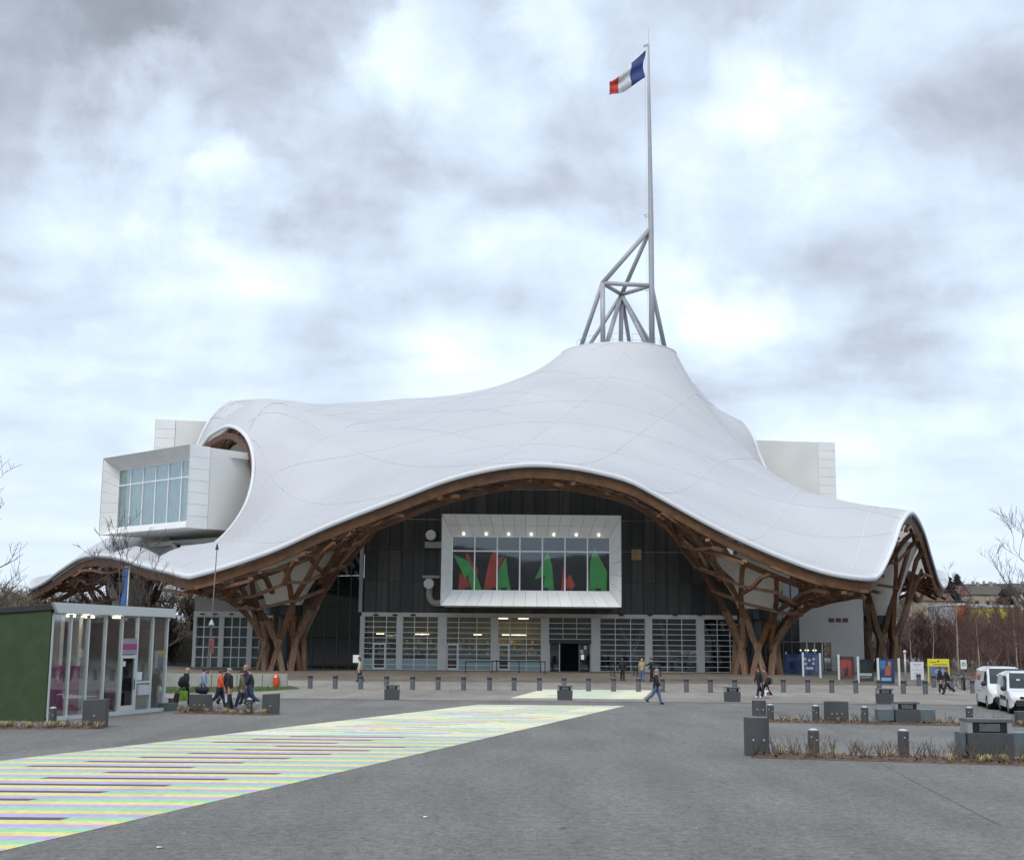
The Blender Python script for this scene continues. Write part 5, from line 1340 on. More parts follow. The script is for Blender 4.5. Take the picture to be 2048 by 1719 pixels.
for px0, px1, py, pm, pt, lab in ((768, 798, 1399, 1378, 1369, 'lamp plinth left of the painted patch, before the museum doors'), (1115, 1145, 1400, 1380, 1370, 'lamp plinth standing on the cream painted patch'), (1451, 1481, 1403, 1383, 1373, 'lamp plinth right of the walking man'), (1757, 1787, 1407, 1386, 1376, 'lamp plinth on the right below the poster fence')):
    lamp_plinth(px0, px1, py, pm, pt, lab)
curved_block(2038, 2075, 1452, 1422, 'granite block cut by the right edge before the front van', .05, 1)

# ---- kiosk
K0, K1 = G(92, 1442), G(326, 1421)
ku = (K1 - K0); KL = ku.length; kang = math.atan2(ku.y, ku.x); ku.normalize()
KH = P(103, 1226, K0.y).z; KF = P(84, 1204, K0.y).z - KH; KD = 5.2
kiosk = thing('glass_kiosk', 'green and glass ticket kiosk with white roof fascia on the left', 'kiosk', K0, kang)
M_KGREEN = mat('dark_green_wall', (0.032, 0.058, 0.020), .75, var=.2, vscale=2.0, bump=.3, bscale=10)
M_KWHITE = mat('kiosk_white', (0.55, 0.58, 0.57), .4, var=.04)
M_KG = glass('kiosk_glass', (.95, .97, .97), .02, rmax=.35)
sl = -.35                                          # roof falls to the back
kb = MB(); kb.hexa([(-.14, -.02, -.05), (0, -.02, -.05), (0, KD, -.05), (-.14, KD, -.05), (-.14, -.02, KH + .12), (0, -.02, KH + .12), (0, KD, KH + .12 + sl), (-.14, KD, KH + .12 + sl)]); kb.build('end_wall', M_KGREEN, kiosk)
MB().hexa([(KL, .02, 0), (KL + .12, .02, 0), (KL + .12, KD, 0), (KL, KD, 0), (KL, .02, KH), (KL + .12, .02, KH), (KL + .12, KD, KH + sl), (KL, KD, KH + sl)]).build('end_wall', mat('kiosk_grey_wall', (.25, .25, .24), .6, var=.1), kiosk)
for i in range(8):
    x_ = KL * i / 7; MB().box(max(0, x_ - .08), min(KL, x_ + .08), KD - .12, KD, 0, KH + sl).build('rear_mullion', M_KWHITE, kiosk)
    if i < 7: MB().box(x_ + .09, KL * (i + 1) / 7 - .09, KD - .07, KD - .06, .6, KH + sl - .3).build('rear_pane', M_KG, kiosk)
MB().box(0, KL, KD - .11, KD - .01, 0, .6).build('back_wall', MATS['kiosk_grey_wall'], kiosk); MB().box(0, KL, KD - .115, KD - .005, KH + sl - .3, KH + sl).build('rear_header', M_KWHITE, kiosk)
MB().prism([(-.12, -.3, KH + .02), (-.42, -.3, KH + KF), (KL + .12, -.3, KH + KF - .02), (KL + .12, -.3, KH + .02)], (0, .12, 0)).build('roof_fascia', M_KWHITE, kiosk)
MB().hexa([(-.2, -.17, KH + .14), (KL + .1, -.17, KH + .14), (KL + .1, KD + .3, KH + sl + .14), (-.2, KD + .3, KH + sl + .14), (-.2, -.17, KH + .32), (KL + .1, -.17, KH + .32), (KL + .1, KD + .3, KH + sl + .32), (-.2, KD + .3, KH + sl + .32)]).build('roof_slab', mat('dark_roof_felt', (.025, .026, .03), .8, var=.2), kiosk)
MB().box(.0, KL, -.03, KD - .13, KH + .03, KH + .05).build('ceiling', mat('kiosk_ceiling', (.6, .6, .6), .7, var=.05), kiosk)
MB().box(.01, KL - .01, .06, KD - .13, .1, .13).build('kiosk_floor', mat('kiosk_floor', (.30, .30, .29), .6, var=.15), kiosk)
MB().box(-.02, KL + .1, -.08, .05, 0, .14).build('plinth_rail', M_KWHITE, kiosk)
NP = 7
for i in range(NP + 1):
    x_ = KL * i / NP; MB().box(x_ - .045, x_ + .045, -.05, .07, .14, KH).build('mullion', M_KWHITE, kiosk)
for i in range(NP):
    xa, xb = KL * i / NP + .05, KL * (i + 1) / NP - .05
    if i == 4:
        MB().box(xa, xb, 0, .012, 2.95, KH - .02).build('window_pane', M_KG, kiosk)
        MB().box(xa, xb, -.03, .03, 2.32, 2.93).build('sign_panel', mat('grey_sign_panel', (.27, .27, .29), .5, var=.06), kiosk)
        MB().box(xa, xb, -.045, -.032, 2.5, 2.72).build('sign_stripe', mat('magenta_stripe', (.32, .03, .16), .5, var=.06), kiosk)
        d = empty('door', (0, 0, 0), 0, kiosk)
        for (u0, u1, v0, v1) in ((xa, xa + .09, .15, 2.28), (xb - .09, xb, .15, 2.28), (xa + .09, xb - .09, 2.16, 2.28), (xa + .09, xb - .09, .15, .34)): MB().box(u0, u1, -.04, .03, v0, v1).build('door_frame', M_KWHITE, d)
        MB().box(xa + .09, xb - .09, 0, .012, .34, 2.16).build('door_pane', glass('door_glass', (.7, .75, .76), .05), d)
        MB().tube([(xb - .12, -.09, .95), (xb - .12, -.09, 1.35)], .018, 8).build('handle', M_BLACK, d)
        MB().box(xa + .1, xa + .26, -.05, -.042, 1.85, 2.05).build('door_notice', mat('white_paper2', (.65, .66, .66), .6, var=.05), d)
        continue
    MB().box(xa, xb, 0, .012, .16, KH - .02).build('window_pane', M_KG, kiosk)
    if i == 5:
        MB().box(xa, xb, -.03, .04, 1.18, 1.25).build('hatch_rail', M_KWHITE, kiosk)
        MB().box(xa + .1, xb - .05, -.1, .02, .72, 1.1).build('drop_box', mat('white_box', (.5, .52, .54), .4, var=.05), kiosk)
        MB().box(xa + .05, xb - .6, -.02, -.012, 1.3, 1.62).build('notice', MATS['white_paper2'], kiosk)
M_MAG = mat('magenta_panel', (0.20, 0.012, 0.085), .5, var=.12)
M_KLAMP = mat('kiosk_lamp', (.9, .85, .75), .4, var=0, emit=(1.0, .88, .68), estr=9.0)
for x_, y_ in ((.5, .8), (1.35, 1.6), (2.4, .9), (3.4, .9), (4.7, 1.6), (5.2, .7)):
    MB().lathe([(.16, KH - .07), (.18, KH - .02)], 14, (x_, y_, 0)).build('ceiling_lamp', M_KLAMP, kiosk)
for x_, y_ in ((1.0, 1.2), (2.1, 2.2), (3.4, 2.0), (4.6, 2.0), (6.0, 2.6)): MB().box(x_, x_ + .22, y_, y_ + .3, .13, KH).build('inner_pier', mat('inner_pier', (.62, .63, .63), .6, var=.06), kiosk)
for a_, b_, y_, h_, lab in ((.9, 1.75, .55, 1.75, 'magenta counter panel behind the second kiosk pane'), (2.1, 3.0, .75, 1.72, 'magenta counter panel behind the third kiosk pane'), (5.2, 5.75, 1.0, .8, 'low magenta box behind the kiosk drop box')):
    o = thing('magenta_counter', lab, 'counter', kiosk.matrix_basis @ Vector(((a_ + b_) / 2, y_, .13)) if False else Vector(K0) + Matrix.Rotation(kang, 3, 'Z') @ Vector(((a_ + b_) / 2, y_, .13)), kang)
    MB().box(-(b_ - a_) / 2, (b_ - a_) / 2, 0, .5, 0, h_).build('counter_body', M_MAG, o, bevel=.02); MB().box(-(b_ - a_) / 2 - .02, (b_ - a_) / 2 + .02, -.02, .52, h_ + .003, h_ + .04).build('counter_top', mat('counter_top', (.28, .05, .14), .4, var=.05), o)
MB().box(KL - .05, KL + .55, -.35, .2, 0, .32).build('step_box', mat('grey_green_step', (.10, .13, .11), .8, var=.2), kiosk)
MB().box(-.146, -.14, 2.7, 3.2, 1.9, 2.5).build('wall_notice', MATS['white_paper2'], kiosk)

# ---- poles
def pole_thing(name, lab, cat, base, pts, rads, m, group=None):
    t = thing(name, lab, cat, base, 0, group); MB().tube(pts, rads, 10).build('pole', m, t, smooth=True); return t
b = G(414, 1352); b = Vector((P(414, 1352, 88).x, 88, gz(88))); top = P(434, 1096, 88) - b; mid = P(423, 1248, 88) - b
t = pole_thing('slender_mast', 'slender grey mast with pointed tip left of the front column', 'mast', b, [(0, 0, 0), (mid.x * .2, 0, mid.z * .3), mid, top], [.10, .09, .05, .03], mat('dark_mast_steel', (.10, .10, .105), .5, var=.1))
MB().lathe([(.02, .35), (.11, .0), (.12, -.08), (.05, -.1)], 10, top).build('mast_tip', M_BLACK, t); MB().lathe([(.03, .35), (.2, 0), (.2, -.06), (.06, -.1)], 12, mid).build('mast_collar', M_ALU, t)
MB().box(mid.x + .02, mid.x + .22, -.02, .02, mid.z - 1.9, mid.z - .9).build('small_red_pennant', mat('faded_red', (.22, .05, .04), .7, var=.2), t)
bb = Vector((P(252, 1250, 78).x, 78, 0)); zt = P(251, 1131, 78).z
t = pole_thing('banner_pole', 'blue banner hanging on a pale pole behind the kiosk roof', 'banner', bb, [(0, 0, 0), (0, 0, zt)], [.05, .04], M_ALU)
mb = MB(); vs = []
for i in range(11):
    z_ = zt - .15 - i * .22
    for j in range(5): vs.append((-.06 - j * .075 + .03 * math.sin(i * .7 + j), .05 * math.sin(j * 1.7 + i * .5), z_))
mb.add(vs, [(i * 5 + j, i * 5 + j + 1, (i + 1) * 5 + j + 1, (i + 1) * 5 + j) for i in range(10) for j in range(4)])
mb.build('banner_cloth', mat('blue_banner', (.05, .13, .36), .7, var=.25, vscale=2), t, smooth=True)
MB().box(-.42, .08, -.025, .025, zt - .08, zt - .03).build('banner_arm', M_ALU, t)
b = G(1812, 1371); t = pole_thing('post', 'silver post with round white head left of the white board', 'post', b, [(0, 0, 0), (0, 0, 2.25)], [.07, .07], M_ALU); MB().ball((0, 0, 2.36), .12).build('post_head', M_CAP, t, smooth=True)
b = G(1929, 1380); t = pole_thing('small_sign', 'small white sign with green ring on a dark post', 'sign', b, [(0, 0, 0), (0, 0, 1.45)], [.07, .05], M_BLACK)
MB().box(-.2, .2, -.06, -.03, 1.4, 2.0).build('sign_plate', mat('sign_white', (.6, .63, .61), .5, var=.03), t)
mb = MB(); mb.tube([(0.1 * math.cos(q), -.065, 1.72 + .1 * math.sin(q)) for q in np.linspace(0, 2 * math.pi, 17)], .028, 6, cap=False); mb.build('ring_mark', mat('sign_green', (.03, .20, .10), .5, var=0), t)

# ---- poster fence
M_FG = glass('fence_glass', (.95, .97, .97), .02, rmax=.22)
fpx = [(1573, 1348), (1606.5, 1352), (1641, 1355), (1678, 1358), (1717, 1361), (1757, 1364.5), (1799, 1368)]
F0 = G(*fpx[0]); F1 = G(*fpx[-1]); fence = thing('glass_fence', 'glass fence of white posts carrying posters right of the front column', 'fence', F0)
fp = []
for (px, py) in fpx:
    q = G(px, py); fp.append(q)
for q in fp:
    p = q - F0; MB().box(p.x - .07, p.x + .07, p.y - .07, p.y + .07, p.z - .02, p.z + 1.9).build('fence_post', M_KWHITE, fence)
for a_, b_ in zip(fp, fp[1:]):
    p, q = a_ - F0, b_ - F0; d = (q - p).normalized() * .1; p = p + d; q = q - d; t_ = Vector((.012, .006, 0))
    MB().hexa([p + Vector((0, 0, .1)), q + Vector((0, 0, .1)), q + t_ + Vector((0, 0, .1)), p + t_ + Vector((0, 0, .1)), p + Vector((0, 0, 1.75)), q + Vector((0, 0, 1.75)), q + t_ + Vector((0, 0, 1.75)), p + t_ + Vector((0, 0, 1.75))]).build('fence_pane', M_FG, fence)
fdir = (fp[-1] - fp[0]).normalized(); fang = math.atan2(fdir.y, fdir.x); fn = Vector((fdir.y, -fdir.x, 0))
if fn.y > 0: fn = -fn
fd = (fp[-1].xy - fp[0].xy)
def poster(px, w, z0, h, base_c, marks, lab):
    # on the fence line at this bearing
    rd = ray(px, 1340); k = rd.x / rd.y
    s = (k * fp[0].y - fp[0].x) / (fd.x - k * fd.y); q = Vector((fp[0].x + fd.x * s, fp[0].y + fd.y * s, 0)); q.z = gz(q.y)
    o = thing('poster', lab, 'poster', q + Vector((-.12, -.06, 0)), -.32, 'posters on the glass fence')
    MB().box(-w / 2, w / 2, -.012, .012, z0, z0 + h).build('poster_sheet', mat('poster_%d' % px, base_c, .5, var=.2, vscale=2), o)
    for i, (kind, x_, z_, a_, b_, c_) in enumerate(marks):
        mm = mat('print_%d_%d' % (px, i), c_, .55, var=.1)
        if kind == 'box': MB().box(x_ - a_, x_ + a_, -.017, -.0125, z_ - b_, z_ + b_).build('poster_print', mm, o)
        else: MB().tube([(x_, -.0125, z_), (x_, -.017, z_)], a_, 14).build('poster_print', mm, o)
WHT = (.42, .44, .46)
poster(1589, 1.35, .1, 1.6, (.015, .05, .16), [('box', -.1, .75, .22, .3, (.008, .01, .03)), ('box', .05, 1.3, .5, .12, (.03, .10, .22))], 'blue poster nearest the timber column')
poster(1622, 1.35, .3, 1.5, (.012, .045, .15), [('disc', -.35, 1.35, .11, 0, WHT), ('disc', 0, 1.25, .11, 0, WHT), ('disc', .33, 1.35, .11, 0, WHT), ('disc', -.3, .98, .11, 0, WHT), ('disc', .3, 1.0, .11, 0, WHT), ('box', 0, .62, .3, .09, WHT)], 'blue poster with white discs and a yellow foot')
poster(1622.5, 1.35, .12, .17, (.5, .26, .02), [], 'yellow strip below the blue poster with discs')
poster(1694, 1.3, .08, 1.65, (.045, .025, .04), [('box', 0, 1.15, .42, .3, (.33, .04, .035)), ('box', -.28, .55, .12, .3, (.25, .04, .04)), ('box', .28, .55, .12, .3, (.25, .04, .04)), ('box', 0, .55, .1, .3, (.02, .02, .03))], 'dark poster with a large red figure')
poster(1734, 1.15, .05, 1.55, (.01, .012, .016), [('box', 0, .52, .45, .10, WHT), ('box', 0, 1.0, .4, .3, (.012, .03, .02)), ('box', 0, .3, .35, .03, (.3, .3, .3))], 'black poster with white lettering')
poster(1775, 1.15, .05, 1.75, (.012, .03, .11), [('box', -.2, 1.35, .2, .3, (.03, .15, .34)), ('box', .12, .95, .2, .35, (.34, .09, .05)), ('box', .25, 1.4, .1, .2, (.34, .2, .08)), ('box', 0, .35, .35, .12, (.2, .35, .5))], 'blue and orange poster at the right end of the fence')
# ---- notice boards
def board(px0, px1, py0, py1, Y, lab, kind):
    a, b = P(px0, py1, Y), P(px1, py0, Y); c = Vector(((a.x + b.x) / 2, Y, gz(Y))); w = b.x - a.x; z0, z1 = a.z - c.z, b.z - c.z
    t = thing('notice_board', lab, 'board', c)
    if kind == 'white':
        MB().box(-w / 2, w / 2, 0, .06, z0, z1).build('board_panel', mat('board_white', (.60, .62, .66), .5, var=.03), t)
        for s in (-1, 1): MB().box(s * w * .35 - .04, s * w * .35 + .04, .061, .12, -.02, z1 - .1).build('board_leg', M_ALU, t)
        rr = random.Random(3); z_ = z1 - .16
        for k, (hw, hh) in enumerate([(.3, .02), (.22, .02), (.0, 0), (.05, .03), (.38, .012), (0, 0), (.3, .015), (.25, .015), (.3, .012), (.18, .012), (.3, .012), (.15, .012)]):
            if hw: MB().box(-hw * w, hw * w, -.006, -.001, z_ - hh, z_ + hh).build('printed_line', mat('print_grey', (.25, .27, .32), .6, var=.1), t)
            z_ -= (z1 - z0) * .075
    else:
        MB().box(-w / 2, w / 2, .01, .09, z1 - .55, z1).build('board_header', mat('board_yellow', (.62, .55, .04), .5, var=.05), t)
        MB().box(-w / 2 + .09, w / 2 - .09, .02, .07, z0 + .12, z1 - .553).build('board_panel', mat('board_blue_grey', (.13, .14, .21), .5, var=.3, vscale=1.5), t)
        for s in (-1, 1): MB().box(s * (w / 2 - .045) - .04, s * (w / 2 - .045) + .04, 0, .08, -.02, z1 - .556).build('board_leg', MATS['board_yellow'], t)
        MB().ball((0.05, .015, z0 + .95), (.38, .012, .22), 14, 8).build('board_picture', mat('board_picture', (.16, .24, .48), .5, var=.3, vscale=3), t)
        M_PR = mat('print_dark', (.05, .045, .02), .6, var=0)
        MB().prism([(-.07, .004, z1 - .12), (.07, .004, z1 - .12), (.07, .004, z1 - .2), (0, .004, z1 - .27), (-.07, .004, z1 - .2)], (0, .005, 0)).build('crest', M_PR, t)
        # two short lines of lettering
        rr = random.Random(8)
        for (xs_, xe_, zz_) in ((-.62, -.18, z1 - .25), (-.40, .62, z1 - .42)):
            x_ = xs_
            while x_ < xe_:
                ww = rr.uniform(.03, .07); MB().box(x_, x_ + ww, .003, .0095, zz_ - .03, zz_ + rr.uniform(.02, .045)).build('letter', M_PR, t); x_ += ww + .02
    return t
board(1822, 1847, 1323, 1363, 101, 'tall white information board with lines of print', 'white')
board(1857, 1898, 1317, 1368, 98, 'yellow-topped notice board with blue picture panel', 'yellow')

# ---- queue barriers at the entrance
def queue_post(px, py, lab, belt=None):
    q = G(px, py); t = thing('queue_barrier', lab, 'barrier post', q, 0, 'black queue barrier posts at the doors')
    MB().lathe([(.17, 0), (.17, .02), (.05, .05)], 16).build('post_base', M_BLACK, t); MB().tube([(0, 0, .05), (0, 0, 1.0)], .04, 10).build('post_tube', M_BLACK, t)
    if belt:
        e = G(*belt) - q; MB().hexa([(0, -.01, .86), (e.x, e.y - .01, e.z + .86), (e.x, e.y + .01, e.z + .86), (0, .01, .86), (0, -.01, .95), (e.x, e.y - .01, e.z + .95), (e.x, e.y + .01, e.z + .95), (0, .01, .95)]).build('belt', M_BLACK, t)
qa = [(931, 1345), (984, 1345), (993, 1343), (1038, 1345), (1081, 1344), (1090, 1346)]
for i, q in enumerate(qa): queue_post(*q, 'black belt post, %s from the left of the barrier before the shop' % ORD[i], qa[i + 1] if i + 1 < len(qa) else None)
qb = [(1222, 1350), (1229, 1352), (1268, 1350), (1275, 1352), (1321, 1353)]
for i, q in enumerate(qb): queue_post(*q, 'black belt post, %s from the left of the barrier with waiting people' % ORD[i], qb[i + 1] if i + 1 < len(qb) else None)
b = G(1165, 1345); t = thing('notice_stand', 'thin notice stand with white sheet beside the entrance', 'sign', b); MB().lathe([(.18, 0), (.18, .02), (.03, .04)], 14).build('stand_base', M_BLACK, t); MB().tube([(0, 0, .04), (0, 0, 1.2)], .02, 8).build('stand_tube', M_BLACK, t); MB().box(-.13, .13, -.03, -.01, 1.1, 1.5).build('stand_sheet', MATS['white_paper'], t)
b = G(709, 1347); t = thing('notice_stand', 'small framed white notice left of the glazed bays', 'sign', b + Vector((0, .8, 0))); MB().tube([(0, 0, 0), (0, 0, .9)], .025, 8).build('stand_tube', M_BLACK, t); MB().box(-.24, .24, -.04, -.01, .85, 1.45).build('stand_sheet', MATS['white_paper'], t)

# ---- bicycles by the boards
def bicycle(px, py, rz, lab, c):
    t = thing('bicycle', lab, 'bicycle', G(px, py), rz, 'bicycles parked by the boards'); m = mat('bike_' + lab[:5], c, .4, var=.05)
    for x_ in (-.52, .52):
        w = empty('wheel', (x_, 0, .34), 0, t); mb = MB(); mb.tube([(.33 * math.cos(q), 0, .33 * math.sin(q)) for q in np.linspace(0, 2 * math.pi, 21)], .022, 6, cap=False); mb.build('tyre', M_BLACK, w)
        mb = MB()
        for q in np.linspace(0, math.pi, 7)[:-1]: mb.tube([(.32 * math.cos(q), 0, .32 * math.sin(q)), (-.32 * math.cos(q), 0, -.32 * math.sin(q))], .005, 3)
        mb.build('spokes', M_ALU, w)
    mb = MB()
    for a_, b_ in (((-.52, .34), (-.05, .32)), ((-.52, .34), (-.15, .82)), ((-.05, .32), (-.15, .82)), ((-.05, .32), (.4, .78)), ((-.13, .74), (.4, .85)), ((.38, .92), (.52, .34))): mb.tube([(a_[0], 0, a_[1]), (b_[0], 0, b_[1])], .02, 6)
    mb.build('bike_frame', m, t); MB().tube([(-.15, 0, .8), (-.16, 0, .93)], .015, 6).ball((-.17, 0, .95), (.13, .07, .035)).build('saddle', M_BLACK, t)
    MB().tube([(.38, 0, .92), (.36, 0, 1.02)], .015, 6).tube([(.30, -.28, 1.0), (.38, -.1, 1.03), (.38, .1, 1.03), (.30, .28, 1.0)], .014, 6).build('handlebar', M_ALU, t)
bicycle(1908, 1376, .3, 'dark bicycle with bright rims right of the yellow board', (.05, .05, .06))
bicycle(1919, 1374, -.4, 'grey bicycle leaning behind the couple near the boards', (.2, .2, .22))
bicycle(1950, 1377, .2, 'red bicycle standing behind the rear white van', (.25, .03, .03))
# ================================================================== VANS
M_VAN = mat('white_van_paint', (0.66, 0.67, 0.68), .3, var=.03, vscale=1.5, coat=.3)
M_VGLASS = mat('van_window', (0.025, 0.03, 0.035), .08, var=.1, spec=.6)
M_TYRE = mat('tyre_rubber', (0.018, 0.018, 0.019), .8, var=.15)
M_RIM = mat('wheel_cover', (0.30, 0.31, 0.32), .4, metal=.5, var=.1)
M_PLAS = mat('black_trim', (0.022, 0.022, 0.024), .6, var=.1)
def van(px, py, rz, L, W, H, lab, hood, kind):
    """local +X is forward; origin under the middle"""
    b = G(px, py); t = thing('parked_van', lab, 'van', b, rz, 'white vans parked on the right')
    hl, hh, ws = hood                              # hood length, hood height, windscreen run
    x0, x1 = -L / 2, L / 2; g0 = .22
    prof = [(x0 + .02, g0 + .1), (x0, .75), (x0 + .03, 1.2), (x0 + .12, H - .22), (x0 + .28, H - .05), (x0 + .7, H), (x1 - hl - ws - .5, H), (x1 - hl - ws, H - .05), (x1 - hl - ws * .5, (H + hh) / 2 + .04), (x1 - hl, hh), (x1 - .35, hh - .13), (x1 - .1, hh - .3), (x1, .72), (x1 - .03, g0 + .15), (x1 - .3, g0)]
    prof += [(x0 + .3, g0)]
    def hw(x, z):
        w_ = W / 2
        if z > 1.0: w_ -= (z - 1.0) * .16
        if z > H - .12: w_ -= .14
        e = max(0, (x - (x1 - .5)) / .5); w_ -= .16 * e * e
        e = max(0, ((x0 + .2) - x) / .2); w_ -= .05 * e
        return w_
    # body lofted from stations: sill line with wheel arches below, roof and bonnet line above
    wx = (x0 + .85, x1 - .95); R = .37
    up = sorted([(x0, .80), (x0 + .015, 1.2), (x0 + .06, H - .25), (x0 + .16, H - .09), (x0 + .4, H - .02)] + prof[5:12] + [(x1 - .03, .84), (x1, .70)])
    lo = [(x0, .62), (x0 + .05, .40), (x0 + .2, g0 + .06), (x1 - .25, g0 + .04), (x1 - .04, .36), (x1, .55)]
    def top(x): return float(np.interp(x, [p[0] for p in up], [p[1] for p in up]))
    def bot(x):
        z = float(np.interp(x, [p[0] for p in lo], [p[1] for p in lo]))
        for cx in wx:
            if abs(x - cx) < R: z = max(z, .28 + math.sqrt(R * R - (x - cx) ** 2))
        return z
    def hb(x, z):
        w_ = hw(x, z); e = max(0.0, (z - (top(x) - .14)) / .14)
        return w_ - .10 * e * e
    xs = sorted(set([round(q, 3) for q in list(np.linspace(x0, x1, 58)) + [x0 + .015, x0 + .04, x0 + .1, x0 + .2, x1 - .015, x1 - .05, x1 - .1] + [cx + R * math.cos(a) for cx in wx for a in np.linspace(0, math.pi, 15)]]))
    NR = 14; vs = []
    for x in xs:
        b_, t_ = bot(x), max(top(x), bot(x) + .02)
        for sgn in (-1, 1):
            for j in range(NR + 1): z = b_ + (t_ - b_) * (j / NR) ** .85; vs.append((x, sgn * hb(x, z), z))
    S = 2 * (NR + 1); fs = []
    for i in range(len(xs) - 1):
        for j in range(NR):
            a, b2 = i * S + j, (i + 1) * S + j; fs.append((a, b2, b2 + 1, a + 1)); a += NR + 1; b2 += NR + 1; fs.append((a + 1, b2 + 1, b2, a))
        a, b2 = i * S + NR, (i + 1) * S + NR; fs.append((a, b2, b2 + NR + 1, a + NR + 1))
    L_ = (len(xs) - 1) * S; fs.append(tuple(range(NR + 1)) + tuple(range(2 * NR + 1, NR, -1))); fs.append(tuple(L_ + q for q in list(range(NR, -1, -1)) + list(range(NR + 1, 2 * NR + 2))))
    ob = MB().add(vs, fs).build('body', M_VAN, t, smooth=True)
    es = ob.modifiers.new('creases', 'EDGE_SPLIT'); es.split_angle = math.radians(38)
    # windscreen: strip proud of the body between roof and hood
    def strip(xa, za, xb, zb, inset, nm, m, off=.012):
        d = Vector((xb - xa, 0, zb - za)).normalized(); nn = Vector((-d.z, 0, d.x)); nn = nn if nn.z > 0 else -nn
        q = [Vector((x, s * (hw(x, z) - inset), z)) for x, z, s in ((xa, za, -1), (xa, za, 1), (xb, zb, 1), (xb, zb, -1))]
        MB().hexa([p + nn * .002 for p in q] + [p + nn * off for p in q]).build(nm, m, t)
    xa, za, xb, zb = prof[7][0], prof[7][1], prof[8][0], prof[8][1]; xc, zc = prof[9]
    q0 = [Vector((xa + .06, -(hw(xa, za - .1) - .1), za - .03)), Vector((xa + .06, hw(xa, za - .1) - .1, za - .03)), Vector((xb, hw(xb, zb) - .08, zb)), Vector((xb, -(hw(xb, zb) - .08), zb)), Vector((xc - .04, hw(xc, zc) - .1, zc + .04)), Vector((xc - .04, -(hw(xc, zc) - .1), zc + .04))]
    q0 = [p + Vector((.012, 0, .012)) for p in q0]
    MB().add(q0, [(0, 1, 2, 3), (3, 2, 4, 5)]).build('windscreen', M_VGLASS, t)
    for p_ in ((-.35, .2),): MB().box(xb - .02 + .03, xb + .06, -.45, -.3, zb - .12, zb + .02).build('windscreen_sticker', MATS['white_paper'], t)
    # side windows and doors on both sides
    for s in (-1, 1):
        def side(pts, nm, m, off=.008):
            pp = [Vector((x, s * (hb(x, z) + off), z)) for x, z in pts]; return MB().add(pp, [tuple(range(len(pp)))]).build(nm, m, t)
        zt = H - .2; zb_ = 1.12 if kind == 'big' else 1.02
        side([(xa - .55, zb_), (xc - .28, zb_), (xb - .12, (zb_ + zt) / 2 + .1), (xa - .02, zt - .04), (xa - .5, zt)], 'side_window', M_VGLASS)
        if kind == 'small': side([(xa - 1.35, zb_ + .04), (xa - .68, zb_), (xa - .64, zt), (xa - 1.2, zt - .03)], 'side_window', M_VGLASS)
        side([(wx[0] + .5, .58), (wx[1] - .46, .55), (wx[1] - .46, .72), (wx[0] + .5, .76)] if kind == 'small' else [(wx[0] + .5, .42), (wx[1] - .46, .42), (wx[1] - .46, .5), (wx[0] + .5, .5)], 'side_moulding', M_PLAS if kind == 'small' else M_VAN, .02)
        for xl in (xa - .6, xc - .22):
            side([(xl - .006, .4), (xl + .006, .4), (xl + .006, zt), (xl - .006, zt)] if xl < xa else [(xl - .006, .75), (xl + .006, .75), (xl + .006, zb_), (xl - .006, zb_)], 'door_gap', M_PLAS, .006)
        yv = s * (hw(xc, 1.1) + .13); MB().ball((xc - .35, yv, zb_ + .06), (.09, .13, .12), 10, 7).build('wing_mirror', M_PLAS, t, smooth=True)
        MB().box(xa - .55, xa - .38, *sorted((s * (hw(xa, .98) + .012), s * (hw(xa, .98) + .04))), .95, .99).build('door_handle', M_PLAS, t)
        hl_m = mat('headlight', (.30, .31, .33), .12, var=.15, vscale=6)
        pp = [Vector((x, s * (hb(x, z) + .006), z)) for x, z in ((x1 - .34, hh - .33), (x1 - .10, hh - .44), (x1 - .05, hh - .56), (x1 - .28, hh - .52))]
        q2 = [Vector((x1 - .03, s * .34, hh - .46)), Vector((x1 - .012, s * .36, hh - .58))]
        MB().add(pp + [p + Vector((.02, 0, .01)) for p in q2], [(0, 1, 2, 3), (1, 4, 5, 2)]).build('headlight', hl_m, t)
        for cx in wx:
            w = empty('wheel', (cx, s * (W / 2 - .13), .31), 0, t)
            MB().tube([(0, -.11, 0), (0, .11, 0)], .315, 24).build('tyre', M_TYRE, w); MB().tube([(0, s * .105, 0), (0, s * .122, 0)], [.21, .18], 18).build('rim', M_RIM, w)
        if kind == 'big' and s == -1:
            M_OR = mat('orange_lettering', (.50, .10, .03), .5, var=.08)
            side([(x0 + .12, .62), (x0 + .42, .62), (x0 + .42, 1.12), (x0 + .12, 1.12)], 'orange_mark', M_OR)
            side([(x0 + .2, 1.25), (x0 + .42, 1.25), (x0 + .5, 1.75), (x0 + .28, 1.75)], 'orange_mark', M_OR)
            for k in range(5):
                xx = x0 + .75 + k * .24; side([(xx, 1.3), (xx + .16, 1.3), (xx + .19, 1.52 + (.12 if k % 2 else 0)), (xx + .04, 1.55)], 'orange_letter', M_OR)
            for k in range(4): xx = x0 + 1.2 + k * .3; side([(xx, .78), (xx + .22, .78), (xx + .22, .83), (xx, .83)], 'grey_lettering', mat('grey_lettering', (.3, .3, .32), .5, var=0))
    MB().box(x1 - .02, x1 + .025, -W / 2 + .22, W / 2 - .22, .35, .62).build('bumper', M_PLAS, t, bevel=.02)
    MB().box(x1 - .02, x1 + .02, -.5, .5, .66, .78).build('grille', M_PLAS, t)
    MB().box(x1 + .026, x1 + .034, -.26, .26, .44, .55).build('number_plate', MATS['white_paper'], t)
    MB().box(x0 + .4, x1 - .4, -W / 2 + .3, W / 2 - .3, .16, .4).build('underbody', M_PLAS, t)
    for cx in wx: MB().tube([(cx, -W / 2 + .05, .34), (cx, W / 2 - .05, .34)], R - .012, 16).build('wheel_well', M_PLAS, t)
